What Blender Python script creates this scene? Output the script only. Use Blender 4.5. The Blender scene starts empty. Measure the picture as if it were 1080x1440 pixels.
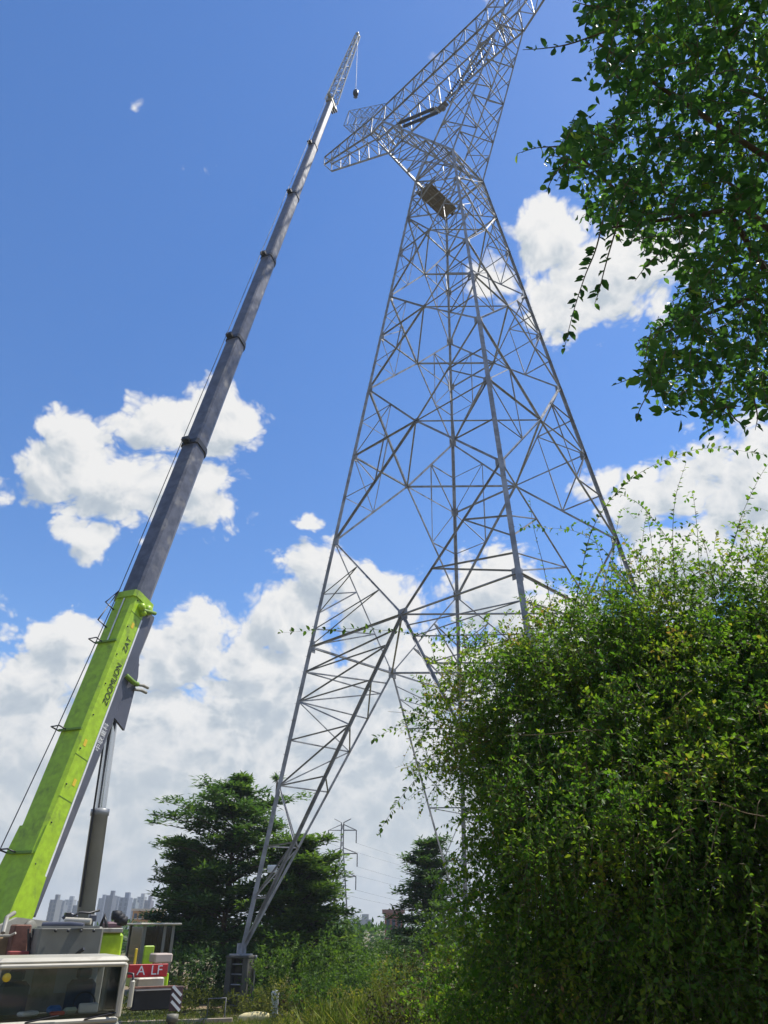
import bpy, math, random
import numpy as np
from mathutils import Vector, Matrix
random.seed(11)
RNG = np.random.default_rng(11)
S = bpy.context.scene
COL = S.collection
# ------------------------------------------------------------------ camera
FPX, PITCH, CAMH = 1004.28, math.radians(30.09), 3.3
cd = bpy.data.cameras.new('Camera'); cam = bpy.data.objects.new('Camera', cd); COL.objects.link(cam)
cd.sensor_fit = 'VERTICAL'; cd.sensor_height = 36.0; cd.lens = FPX / 1440 * 36.0
cd.clip_start = 0.05; cd.clip_end = 12000
cam.location = (0, 0, CAMH); cam.rotation_euler = (math.pi / 2 + PITCH, 0, 0)
S.camera = cam
CP, SP = math.cos(PITCH), math.sin(PITCH)
def ray(px, py):
    """direction of a photo pixel (depth along the lens axis = 1)"""
    r = (px - 540) / FPX; u = (720 - py) / FPX
    return Vector((r, CP - u * SP, SP + u * CP))
def at(px, py, depth):
    return Vector((0, 0, CAMH)) + ray(px, py) * depth
# ------------------------------------------------------------------ light
SUN_DIR = Vector((0.41, 0.17, 0.89)).normalized()
SUN_EL = math.asin(SUN_DIR.z); SUN_AZ = math.atan2(SUN_DIR.x, SUN_DIR.y)
sl = bpy.data.lights.new('Sun', 'SUN'); sl.energy = 4.6; sl.angle = math.radians(0.5); sl.color = (1.0, 0.95, 0.86)
so = bpy.data.objects.new('Sun', sl); COL.objects.link(so)
so.rotation_euler = SUN_DIR.to_track_quat('Z', 'Y').to_euler(); so.location = (0, 0, 120)
S.view_settings.view_transform = 'Standard'; S.view_settings.look = 'None'
S.view_settings.exposure = 0.42; S.view_settings.gamma = 1.0
S.render.resolution_x = 768; S.render.resolution_y = 1024
S.cycles.max_bounces = 8; S.cycles.transparent_max_bounces = 16; S.cycles.volume_bounces = 0

# ------------------------------------------------------------------ node helpers
class NB:
    def __init__(s, tree): s.t = tree; s.n = tree.nodes; s.l = tree.links
    def node(s, typ, **kw):
        n = s.n.new(typ)
        for k, v in kw.items(): setattr(n, k, v)
        return n
    def put(s, sock, v):
        if isinstance(v, bpy.types.NodeSocket): s.l.new(v, sock)
        elif v is not None: sock.default_value = v
    def math(s, op, a, b=None, c=None, clamp=False):
        n = s.node('ShaderNodeMath', operation=op, use_clamp=clamp)
        for i, v in enumerate((a, b, c)): s.put(n.inputs[i], v)
        return n.outputs[0]
    def vmath(s, op, a, b=None, scale=None):
        n = s.node('ShaderNodeVectorMath', operation=op)
        s.put(n.inputs[0], a); s.put(n.inputs[1], b)
        if scale is not None: s.put(n.inputs['Scale'], scale)
        return n.outputs['Value'] if op in ('LENGTH', 'DOT_PRODUCT') else n.outputs['Vector']
    def noise(s, vec, scale, detail=4, rough=.5, dist=0.0):
        n = s.node('ShaderNodeTexNoise'); s.put(n.inputs['Vector'], vec)
        n.inputs['Scale'].default_value = scale; n.inputs['Detail'].default_value = detail
        n.inputs['Roughness'].default_value = rough; n.inputs['Distortion'].default_value = dist
        return n.outputs['Fac']
    def maprange(s, v, a, b, c=0., d=1., smooth=True):
        n = s.node('ShaderNodeMapRange', interpolation_type='SMOOTHSTEP' if smooth else 'LINEAR')
        s.put(n.inputs[0], v)
        for i, x in enumerate((a, b, c, d)): s.put(n.inputs[i + 1], x)
        return n.outputs[0]
    def mix(s, f, a, b):
        n = s.node('ShaderNodeMix', data_type='RGBA')
        s.put(n.inputs[0], f); s.put(n.inputs[6], a); s.put(n.inputs[7], b)
        return n.outputs[2]
    def ramp(s, f, pts):
        n = s.node('ShaderNodeValToRGB'); e = n.color_ramp.elements
        while len(e) < len(pts): e.new(0.5)
        for el, (p, c) in zip(e, pts): el.position = p; el.color = (*c, 1)
        s.put(n.inputs[0], f); return n.outputs[0]

# ------------------------------------------------------------------ world: Nishita sky and cumulus at infinity
W = bpy.data.worlds.new('World'); S.world = W; W.use_nodes = True
W.node_tree.nodes.clear()
W.cycles.sampling_method = 'MANUAL'; W.cycles.sample_map_resolution = 256
# (px, py, half width, half height, strength) of the cumulus heads seen in the photograph -> directions
CLOUDS = [
 (68,668,44,48,1),(115,622,52,38,.95),(165,688,98,58,1),(222,598,60,40,.9),(298,605,58,46,1),(260,690,84,56,.8),(120,755,56,30,.75),
 (437,735,32,13,.72),(187,152,26,38,.16),
 (775,335,56,48,1),(810,420,72,62,1),(885,385,92,60,.95),(690,395,40,34,.45),
 (92,905,54,48,1),(35,960,64,54,1),(150,975,84,62,1),(282,892,48,50,1),(232,940,66,58,1),(350,935,64,46,1),(405,872,62,48,1),
 (455,818,60,52,1),(520,855,70,58,1),(380,980,130,86,1),(575,960,120,90,1),
 (700,832,70,66,.85),(760,900,100,80,.95),
 (850,680,34,30,.7),(910,705,58,50,.85),(965,690,56,58,.9),(1045,690,90,96,1),(990,800,96,66,.9),
 (1180,760,140,130,1),(-130,940,120,90,1),(-150,650,110,50,.8)]
grp = bpy.data.node_groups.new('cloud_density', 'ShaderNodeTree')
grp.interface.new_socket('Vector', in_out='INPUT', socket_type='NodeSocketVector')
grp.interface.new_socket('Density', in_out='OUTPUT', socket_type='NodeSocketFloat')
g = NB(grp); gi = g.node('NodeGroupInput'); go_ = g.node('NodeGroupOutput')
vin = gi.outputs[0]
w1 = g.node('ShaderNodeTexNoise'); g.put(w1.inputs['Vector'], vin); w1.inputs['Scale'].default_value = 9; w1.inputs['Detail'].default_value = 3
warp = g.vmath('SCALE', g.vmath('SUBTRACT', w1.outputs['Color'], (.5, .5, .5)), scale=0.07)
dv = g.vmath('ADD', vin, warp)
field = None
def blob(c, sx, sz, st):
    nd = g.node('ShaderNodeVectorMath', operation='MULTIPLY_ADD'); g.put(nd.inputs[0], dv); nd.inputs[1].default_value = (1 / sx, 1 / sx, 1 / sz)
    nd.inputs[2].default_value = (-c[0] / sx, -c[1] / sx, -c[2] / sz); q = nd.outputs[0]
    return g.math('MULTIPLY_ADD', g.vmath('LENGTH', q), -max(st, .6) * 1.15, st * 1.15)
def addblob(f, b):
    return b if f is None else g.math('MAXIMUM', f, b)
for (px, py, rx, ry, st) in CLOUDS:
    d = ray(px, py); L = d.length; c = d.normalized()
    field = addblob(field, blob(c, 1.28 * rx / FPX / L, 1.28 * ry / FPX / L, st))
# the same kind of clouds go on round the rest of the sky
away = g.maprange(g.vmath('DOT_PRODUCT', vin, tuple(ray(540, 720).normalized())), .80, .62, -1.0, 0.0)
gen = g.math('ADD', g.maprange(g.noise(g.vmath('MULTIPLY', vin, (1, 1, 1.7)), 3.1, 1, .5), .48, .70, -.5, .9, False), away)
field = g.math('MAXIMUM', field, gen)
sepz = g.node('ShaderNodeSeparateXYZ'); g.put(sepz.inputs[0], vin)
low = g.maprange(sepz.outputs[2], 0.37, 0.19, -.5, .85)      # banks of cloud close up towards the horizon
field = g.math('SMOOTH_MAX', field, low, .15)
sq = g.vmath('MULTIPLY', dv, (1, 1, 1.25))
n1 = g.noise(sq, 13, 7, .56, .2)
vo = g.node('ShaderNodeTexVoronoi', feature='F1'); g.put(vo.inputs['Vector'], sq); vo.inputs['Scale'].default_value = 30; vo.inputs['Detail'].default_value = 2; vo.inputs['Roughness'].default_value = .5; vo.inputs['Lacunarity'].default_value = 2.3
n2 = g.math('SUBTRACT', 1.33, vo.outputs['Distance'])
dens = g.math('ADD', field, g.math('MULTIPLY_ADD', g.math('SUBTRACT', n1, .5), 1.15, g.math('MULTIPLY', g.math('SUBTRACT', n2, .5), .55)))
g.put(go_.inputs[0], dens)
w = NB(W.node_tree)
tc = w.node('ShaderNodeTexCoord'); dirv = tc.outputs['Generated']
sky = w.node('ShaderNodeTexSky', sky_type='NISHITA'); sky.sun_disc = False
sky.sun_elevation = SUN_EL; sky.sun_rotation = SUN_AZ; sky.altitude = 50; sky.air_density = 1.05; sky.dust_density = .15; sky.ozone_density = 4.0
def dens_at(off):
    n = w.node('ShaderNodeGroup'); n.node_tree = grp
    w.put(n.inputs[0], w.vmath('ADD', dirv, off) if off else dirv); return n.outputs[0]
d0 = dens_at(None); d1 = dens_at((.011, .0, .024)); 
mask = w.maprange(d0, .06, .42)
body = w.maprange(d0, .05, 1.0)
above = w.maprange(d1, .1, 1.15)
rel = w.math('SUBTRACT', d0, d1)
lit = w.math('ADD', w.math('MULTIPLY_ADD', above, -.50, .86), w.math('MULTIPLY', rel, .52))
lit = w.math('MAXIMUM', w.math('MINIMUM', lit, 1.08), .0)
ccol = w.ramp(lit, [(0.0, (.50, .57, .65)), (.35, (.62, .68, .73)), (.62, (.83, .85, .86)), (1.0, (1.0, .99, .965))])
sepw = w.node('ShaderNodeSeparateXYZ'); w.put(sepw.inputs[0], dirv)
hz = w.maprange(sepw.outputs[2], .27, .0)                     # distant banks are seen through more air
ccol = w.mix(w.math('MULTIPLY', hz, .55), ccol, (.64, .68, .69, 1))
cs = w.vmath('SCALE', ccol, scale=7.15)
skyc = w.node('ShaderNodeHueSaturation'); skyc.inputs['Hue'].default_value = .506; skyc.inputs['Saturation'].default_value = 1.20; skyc.inputs['Value'].default_value = 1.40
w.put(skyc.inputs['Color'], sky.outputs[0])
final = w.mix(w.math('MULTIPLY', mask, .97), skyc.outputs[0], cs)
bg = w.node('ShaderNodeBackground'); w.put(bg.inputs[0], final); bg.inputs[1].default_value = .095
wo = w.node('ShaderNodeOutputWorld'); w.l.new(bg.outputs[0], wo.inputs[0])

# ------------------------------------------------------------------ materials
MATS = {}
def mat(name, color, rough=.6, metal=0., spec=.4, var=.0, vscale=6., bump=0., bscale=40., dirt=None, dscale=2.0, coat=0.):
    if name in MATS: return MATS[name]
    m = bpy.data.materials.new(name); m.use_nodes = True; t = NB(m.node_tree)
    b = m.node_tree.nodes['Principled BSDF']
    b.inputs['Roughness'].default_value = rough; b.inputs['Metallic'].default_value = metal
    b.inputs['Specular IOR Level'].default_value = spec
    if coat: b.inputs['Coat Weight'].default_value = coat
    c = (*color, 1); geo = t.node('ShaderNodeNewGeometry').outputs['Position']
    if var:
        n = t.noise(geo, vscale, 5, .6)
        lo = tuple(x * (1 - var) for x in color) + (1,); hi = tuple(min(1, x * (1 + var)) for x in color) + (1,)
        c = t.mix(t.maprange(n, .3, .7), lo, hi)
    if dirt:
        n = t.maprange(t.noise(geo, dscale, 6, .65), .52, .68)
        c = t.mix(t.math('MULTIPLY', n, .7), c, (*dirt, 1))
        t.put(b.inputs['Roughness'], t.math('MULTIPLY_ADD', n, .25, rough))
    t.put(b.inputs['Base Color'], c)
    if bump:
        bn = t.node('ShaderNodeBump'); bn.inputs['Strength'].default_value = bump; bn.inputs['Distance'].default_value = .02
        t.put(bn.inputs['Height'], t.noise(geo, bscale, 4, .6)); t.l.new(bn.outputs[0], b.inputs['Normal'])
    MATS[name] = m; return m
def leafmat(name, stops, trans=.35, rough=.45, tcol=1.6, objrand=False):
    m = bpy.data.materials.new(name); m.use_nodes = True; t = NB(m.node_tree); nt = m.node_tree
    b = nt.nodes['Principled BSDF']; out = nt.nodes['Material Output']
    if objrand: f = t.node('ShaderNodeObjectInfo').outputs['Random']
    else:
        a = t.node('ShaderNodeAttribute'); a.attribute_name = 'tint'; f = a.outputs['Fac']
    c = t.ramp(f, stops); t.put(b.inputs['Base Color'], c)
    b.inputs['Roughness'].default_value = rough; b.inputs['Specular IOR Level'].default_value = .2
    tr = t.node('ShaderNodeBsdfTranslucent')
    t.put(tr.inputs[0], t.vmath('MULTIPLY', c, (tcol * 1.05, tcol * 1.15, tcol * .5)))
    mx = t.node('ShaderNodeMixShader'); mx.inputs[0].default_value = trans
    t.l.new(b.outputs[0], mx.inputs[1]); t.l.new(tr.outputs[0], mx.inputs[2]); t.l.new(mx.outputs[0], out.inputs[0])
    MATS[name] = m; return m
STEEL = mat('galvanised_steel', (.28, .285, .295), .52, .2, .4, .3, 1.6, dirt=(.16, .155, .15), dscale=1.1)
STEEL_OLD = mat('weathered_steel', (.15, .15, .155), .6, .2, .4, .25, 2.0, dirt=(.24, .18, .14), dscale=1.2)
LIME = mat('lime_paint', (.345, .53, .018), .36, 0, .5, .14, 5.0, dirt=(.17, .25, .04), dscale=1.7, bump=.08, bscale=3)
SLATE = mat('slate_paint', (.085, .09, .115), .36, 0, .5, .15, .8, dirt=(.14, .14, .155), dscale=.6)
SLATE2 = mat('boom_slate', (.105, .108, .13), .38, .1, .5, .3, 2.5, dirt=(.20, .195, .20), dscale=1.4)
DARK = mat('dark_rubber', (.018, .018, .02), .6, 0, .4, .2, 3)
BLACK = mat('black_paint', (.02, .02, .022), .4, 0, .5)
WHITE = mat('white_paint', (.74, .75, .74), .4, 0, .5, .06, 3, dirt=(.5, .47, .42), dscale=2.5)
CREAM = mat('cream_paint', (.44, .41, .33), .38, 0, .5, .06, 3, dirt=(.40, .36, .29), dscale=3, coat=.2)
GREY = mat('grey_paint', (.18, .175, .145), .5, 0, .4, .12, 1.5, dirt=(.16, .14, .11), dscale=1.6)
GREYL = mat('pale_grey_paint', (.27, .26, .22), .5, 0, .4, .1, 1.5, dirt=(.16, .14, .11), dscale=2)
RED = mat('red_paint', (.52, .025, .03), .42, 0, .4, .1, 3, dirt=(.3, .04, .04), dscale=3)
RUST = mat('rusty_steel', (.20, .095, .065), .75, 0, .3, .3, 3, dirt=(.11, .06, .05), dscale=3)
CHROME = mat('chrome_rod', (.62, .63, .64), .16, .9, .5)
CONC = mat('concrete', (.085, .082, .068), .9, 0, .2, .2, 1.8, bump=.4, bscale=14, dirt=(.10, .10, .085), dscale=1.5)
BARK = mat('bark', (.10, .075, .055), .9, 0, .2, .3, 8, bump=.6, bscale=30)
TWIG = mat('twig', (.12, .095, .06), .8, 0, .2, .2, 8)
YEL = mat('yellow_paint', (.72, .50, .04), .4)
BLUE = mat('blue_plastic', (.05, .17, .42), .4)
PAPER = mat('paper', (.72, .72, .68), .8)
LEAF_FICUS = leafmat('leaf_overhang', [(0, (.022, .054, .02)), (.5, (.038, .088, .026)), (.85, (.065, .13, .03)), (1, (.15, .20, .035))], .52, .4, 2.1)
LEAF_FICUS1 = leafmat('leaf_overhang_single', [(0, (.022, .054, .02)), (.5, (.038, .088, .026)), (.85, (.065, .13, .03)), (1, (.15, .20, .035))], .52, .4, 2.1, objrand=True)
LEAF_VINE = leafmat('leaf_vine', [(0, (.03, .072, .012)), (.35, (.062, .135, .018)), (.66, (.125, .195, .022)), (.90, (.21, .235, .03)), (1, (.20, .12, .045))], .47, .5, 1.9)
LEAF_VINE1 = leafmat('leaf_vine_single', [(0, (.022, .055, .012)), (.5, (.06, .12, .018)), (1, (.12, .18, .03))], .42, .42, objrand=True)
LEAF_DARK = leafmat('leaf_dark_tree', [(0, (.03, .064, .02)), (.5, (.055, .11, .03)), (.85, (.095, .16, .036)), (1, (.14, .20, .045))], .4, .45)
LEAF_MID = leafmat('leaf_mid_tree', [(0, (.035, .07, .016)), (.5, (.07, .13, .024)), (.85, (.115, .175, .03)), (1, (.16, .21, .04))], .4, .5)
LEAF_SHRUB = leafmat('leaf_shrub', [(0, (.03, .065, .012)), (.5, (.075, .14, .02)), (1, (.15, .21, .03))], .42, .5)
LEAF_OLIVE = leafmat('leaf_olive', [(0, (.06, .07, .015)), (.5, (.13, .145, .025)), (.85, (.21, .20, .04)), (1, (.28, .22, .08))], .42, .6)
LEAF_BROWN = leafmat('leaf_brown', [(0, (.035, .028, .018)), (.5, (.06, .055, .025)), (1, (.11, .08, .045))], .25, .7)
GRASSM = leafmat('grass_blade', [(0, (.055, .085, .014)), (.5, (.115, .16, .022)), (.85, (.20, .19, .04)), (1, (.30, .23, .10))], .35, .6)

# ------------------------------------------------------------------ object helpers
OFF = {}
def tag(o, label=None, cat=None, group=None, kind=None):
    if label: o['label'] = label
    if cat: o['category'] = cat
    if group: o['group'] = group
    if kind: o['kind'] = kind
    return o
def thing(name, loc, label, cat, group=None):
    o = bpy.data.objects.new(name, None); COL.objects.link(o); o.location = loc; o.empty_display_size = .3
    OFF[o] = Vector(loc); return tag(o, label, cat, group)
def link(name, me, m, parent=None, origin=None):
    """mesh verts are given in world metres; parent roots carry only a location"""
    if m is not None and not me.materials: me.materials.append(m)
    o = bpy.data.objects.new(name, me); COL.objects.link(o)
    if parent is not None:
        o.parent = parent; off = OFF[parent]; OFF[o] = off
        me.transform(Matrix.Translation(-off))
    elif origin is not None:
        me.transform(Matrix.Translation(-Vector(origin))); o.location = origin; OFF[o] = Vector(origin)
    else: OFF[o] = Vector((0, 0, 0))
    return o
class MB:
    def __init__(s): s.v = []; s.f = []; s.sm = []
    def add(s, vs, fs, smooth=False):
        k = len(s.v); s.v += [tuple(v) for v in vs]; s.f += [tuple(i + k for i in f) for f in fs]; s.sm += [smooth] * len(fs); return s
    def box(s, c, dims, ax=None, bev=0.):
        """box centred at c, full sizes dims along axes ax (x, y, z unit vectors)"""
        X, Y, Z = ax if ax else (Vector((1, 0, 0)), Vector((0, 1, 0)), Vector((0, 0, 1)))
        c = Vector(c); hx, hy, hz = (d / 2 for d in dims)
        if bev <= 0:
            vs = [c + X * (sx * hx) + Y * (sy * hy) + Z * (sz * hz) for sx in (-1, 1) for sy in (-1, 1) for sz in (-1, 1)]
            return s.add(vs, [(0, 1, 3, 2), (4, 6, 7, 5), (0, 4, 5, 1), (2, 3, 7, 6), (0, 2, 6, 4), (1, 5, 7, 3)])
        b = min(bev, hx * .9, hy * .9, hz * .9)
        prof = [(-hx + b, -hy), (hx - b, -hy), (hx, -hy + b), (hx, hy - b), (hx - b, hy), (-hx + b, hy), (-hx, hy - b), (-hx, -hy + b)]
        ip = [(x * (1 - b / hx), y * (1 - b / hy)) for x, y in prof]
        rings = [[c + X * x + Y * y + Z * z for x, y in p] for p, z in ((ip, -hz), (prof, -hz + b), (prof, hz - b), (ip, hz))]
        vs = sum(rings, []); fs = []
        for r in range(3):
            for i in range(8): j = (i + 1) % 8; fs.append((r * 8 + i, r * 8 + j, r * 8 + 8 + j, r * 8 + 8 + i))
        fs.append(tuple(range(7, -1, -1))); fs.append(tuple(range(24, 32)))
        return s.add(vs, fs)
    def prism(s, prof, A, B, X, Y, prof2=None, cap=True, smooth=False):
        """profile (x,y) swept from A to B"""
        p2 = prof2 or prof; n = len(prof); A = Vector(A); B = Vector(B)
        vs = [A + X * x + Y * y for x, y in prof] + [B + X * x + Y * y for x, y in p2]
        fs = [(i, (i + 1) % n, n + (i + 1) % n, n + i) for i in range(n)]
        s.add(vs, fs, smooth)
        if cap: s.add(vs, [tuple(range(n - 1, -1, -1)), tuple(range(n, 2 * n))])
        return s
    def tube(s, pts, rads, n=6, cap=True):
        pts = [Vector(p) for p in pts]; k0 = len(s.v); up = Vector((.13, .31, .94)); m = len(pts)
        if not hasattr(rads, '__len__'): rads = [rads] * m
        vs = []
        for i, p in enumerate(pts):
            t = (pts[min(i + 1, m - 1)] - pts[max(i - 1, 0)]).normalized()
            a = t.cross(up); a = a if a.length > 1e-3 else t.cross(Vector((1, 0, 0))); a.normalize(); b = t.cross(a)
            for j in range(n):
                q = 2 * math.pi * j / n; vs.append(p + (a * math.cos(q) + b * math.sin(q)) * rads[i])
        fs = [(i * n + j, i * n + (j + 1) % n, (i + 1) * n + (j + 1) % n, (i + 1) * n + j) for i in range(m - 1) for j in range(n)]
        s.add(vs, fs, True)
        if cap: s.add(vs[:n] + vs[-n:], [tuple(range(n - 1, -1, -1)), tuple(range(n, 2 * n))])
        return s
    def lathe(s, prof, C, axis, n=20):
        """prof (radius, offset along axis)"""
        A = Vector(axis).normalized(); a = A.orthogonal().normalized(); b = A.cross(a); C = Vector(C); m = len(prof)
        vs = [C + A * o + (a * math.cos(2 * math.pi * j / n) + b * math.sin(2 * math.pi * j / n)) * r for r, o in prof for j in range(n)]
        fs = [(i * n + j, i * n + (j + 1) % n, (i + 1) * n + (j + 1) % n, (i + 1) * n + j) for i in range(m - 1) for j in range(n)]
        return s.add(vs, fs, True)
    def mesh(s, name):
        me = bpy.data.meshes.new(name); me.from_pydata([tuple(v) for v in s.v], [], s.f); me.update()
        me.polygons.foreach_set('use_smooth', s.sm); return me
    def build(s, name, m, parent=None, origin=None, shade=None):
        return link(name, s.mesh(name), m, parent, origin)
# --- bars of angle steel: one shared unit mesh, an object per bar
def angle_mesh(name, m):
    p = [(0, 0), (1, 0), (1, .13), (.13, .13), (.13, 1), (0, 1)]; p = [(x - .4, y - .4) for x, y in p]
    mb = MB(); mb.prism(p, (0, 0, 0), (0, 0, 1), Vector((1, 0, 0)), Vector((0, 1, 0)))
    me = mb.mesh(name); me.materials.append(m); return me
BAR = angle_mesh('angle_bar', STEEL); BAR_OLD = angle_mesh('angle_bar_old', STEEL_OLD)
def bar_matrix(A, B, wd, out=None):
    A = Vector(A); B = Vector(B); d = B - A; L = d.length; z = d / L
    x = Vector(out) if out is not None else Vector((.3, -.8, .5))
    x = x - z * x.dot(z)
    if x.length < 1e-4: x = z.orthogonal()
    x.normalize(); y = z.cross(x)
    M = Matrix(((x.x * wd, y.x * wd, z.x * L, A.x), (x.y * wd, y.y * wd, z.y * L, A.y), (x.z * wd, y.z * wd, z.z * L, A.z), (0, 0, 0, 1)))
    return M
def bar(name, A, B, wd, parent, out=None, me=None):
    o = bpy.data.objects.new(name, me or BAR); COL.objects.link(o); o.parent = parent; OFF[o] = OFF[parent]
    o.matrix_local = Matrix.Translation(-OFF[parent]) @ bar_matrix(A, B, wd, out); return o
def bars_joined(name, lst, m, parent):
    p = [(0, 0), (1, 0), (1, .13), (.13, .13), (.13, 1), (0, 1)]; p = [(x - .4, y - .4) for x, y in p]
    mb = MB()
    for A, B, wd, out in lst:
        M = bar_matrix(A, B, wd, out); n = 6
        vs = [M @ Vector((x, y, z)) for z in (0, 1) for x, y in p]
        mb.add(vs, [(i, (i + 1) % n, n + (i + 1) % n, n + i) for i in range(n)])
    return mb.build(name, m, parent)
# --- leaves: numpy arrays -> one mesh
def norm(a): return a / np.maximum(np.linalg.norm(a, axis=-1, keepdims=True), 1e-9)
def leaf_arrays(P, D, N, L, Wd, fine=False):
    D = norm(D); Sd = norm(np.cross(D, N)); Nn = np.cross(Sd, D); L = L[:, None]; Wd = Wd[:, None]
    if not fine:
        v = np.stack([P, P + D * L * .45 + Sd * Wd * .5 + Nn * Wd * .12, P + D * L - Nn * L * .06, P + D * L * .45 - Sd * Wd * .5 + Nn * Wd * .12], 1)
        tri = np.array([[0, 1, 2], [0, 2, 3]])
    else:
        v = np.stack([P, P + D * L * .30 + Sd * Wd * .43 + Nn * Wd * .14, P + D * L * .66 + Sd * Wd * .40 + Nn * Wd * .10, P + D * L - Nn * L * .10,
                      P + D * L * .66 - Sd * Wd * .40 + Nn * Wd * .10, P + D * L * .30 - Sd * Wd * .43 + Nn * Wd * .14], 1)
        tri = np.array([[0, 1, 2], [0, 2, 3], [0, 3, 4], [0, 4, 5]])
    return v, tri
def leaf_mesh(name, P, D, N, L, Wd, tint, m, fine=False):
    v, tri = leaf_arrays(P, D, N, L, Wd, fine); n, k = v.shape[:2]; T = len(tri)
    idx = (np.arange(n)[:, None, None] * k + tri[None]).reshape(-1)
    me = bpy.data.meshes.new(name); me.vertices.add(n * k); me.vertices.foreach_set('co', v.reshape(-1).astype(np.float32))
    me.loops.add(n * T * 3); me.loops.foreach_set('vertex_index', idx.astype(np.int32))
    me.polygons.add(n * T); me.polygons.foreach_set('loop_start', np.arange(0, n * T * 3, 3, dtype=np.int32))
    a = me.attributes.new('tint', 'FLOAT', 'FACE'); a.data.foreach_set('value', np.repeat(np.clip(tint, 0, 1), T).astype(np.float32))
    me.update(calc_edges=True); me.validate(); me.materials.append(m); return me
def shoots(base, dirs, length, K, leafL, leafW, droop=.4, spread=1.0, upbias=.3):
    """leaves set alternately along many short arching shoots; returns leaf arrays and shoot polylines"""
    M = len(base); t = (np.arange(K) + .6) / K
    ln = length[:, None] * t[None]                                   # M,K
    pos = base[:, None] + dirs[:, None] * ln[..., None]; pos[..., 2] -= droop * (ln ** 2) / np.maximum(length[:, None], 1e-6)
    tang = dirs[:, None] + np.array([0, 0, -1.])[None, None] * (2 * droop * t)[None, :, None]
    tang = norm(np.broadcast_to(tang, pos.shape).copy())
    rnd = RNG.normal(size=pos.shape); side = norm(rnd - tang * (rnd * tang).sum(-1, keepdims=True))
    D = norm(tang * .55 + side * spread)
    N = norm(RNG.normal(size=pos.shape) * .6 + np.array([0, 0, 1.]) * (upbias + .4))
    sh = pos.reshape(-1, 3), D.reshape(-1, 3), N.reshape(-1, 3)
    n = M * K
    sz = RNG.uniform(.4, 1.35, n); L = leafL * sz; Wd = leafW * sz * RNG.uniform(.75, 1.15, n)
    return sh[0], sh[1], sh[2], L, Wd, pos
def stems_mesh(mb, base, pos, r, every=1):
    for i in range(0, len(base), every):
        pts = [base[i]] + list(pos[i][::max(1, pos.shape[1] // 3)]); mb.tube([Vector(p) for p in pts], [r * (1 - .6 * q / len(pts)) for q in range(len(pts))], 3, False)
def tint_of(P, base, n=None):
    """slow clump tone plus leaf-to-leaf change"""
    q = P * 1.9
    cl = np.sin(q[:, 0] * 1.7 + 1.3 * np.sin(q[:, 1])) * np.sin(q[:, 1] * 1.3 + q[:, 2]) * np.sin(q[:, 2] * 1.9 + .7)
    return np.clip(base + cl * .30 + RNG.normal(0, .17, len(P)), 0, 1)

# ================================================================== ground
def smooth(a, b, x):
    t = min(1, max(0, (x - a) / (b - a))); return t * t * (3 - 2 * t)
def ground_z(x, y):
    bank = 1.45 * smooth(-6.5, -2.0, x - .10 * max(0, 10 - y)) * (1 - smooth(13, 25, y))
    cam_mound = 1.7 * (1 - smooth(4, 9, math.hypot(x, y)))
    return max(bank, cam_mound) + .05 * math.sin(x * .9) * math.sin(y * .7) * (1 - smooth(30, 60, math.hypot(x, y)))
ax_ = sorted(set([round(s * v, 3) for s in (-1, 1) for v in list(np.arange(0, 40, 1.0)) + [45, 55, 70, 90, 130, 200, 320, 520, 900, 1500, 2000]]))
vs = [(x, y, ground_z(x, y)) for y in ax_ for x in ax_]; n = len(ax_)
fs = [(j * n + i, j * n + i + 1, (j + 1) * n + i + 1, (j + 1) * n + i) for j in range(n - 1) for i in range(n - 1)]
gm = bpy.data.materials.new('ground'); gm.use_nodes = True; t = NB(gm.node_tree); b = gm.node_tree.nodes['Principled BSDF']
geo = t.node('ShaderNodeNewGeometry').outputs['Position']
na = t.noise(geo, .35, 6, .6); nb = t.noise(geo, 3.0, 6, .65); nc = t.noise(geo, .08, 3, .5)
earth = t.mix(nb, (.16, .105, .065, 1), (.33, .23, .14, 1)); grassc = t.mix(nb, (.045, .06, .018, 1), (.11, .12, .03, 1))
t.put(b.inputs['Base Color'], t.mix(t.maprange(na, .40, .56), earth, t.mix(t.maprange(nc, .35, .65), grassc, (.06, .085, .025, 1))))
b.inputs['Roughness'].default_value = .95
bn = t.node('ShaderNodeBump'); bn.inputs['Strength'].default_value = .7; bn.inputs['Distance'].default_value = .06
t.put(bn.inputs['Height'], t.noise(geo, 5, 8, .7)); t.l.new(bn.outputs[0], b.inputs['Normal'])
gme = bpy.data.meshes.new('ground'); gme.from_pydata(vs, [], fs); gme.update(); gme.polygons.foreach_set('use_smooth', [True] * len(fs))
tag(link('ground', gme, gm), kind='structure')

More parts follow.
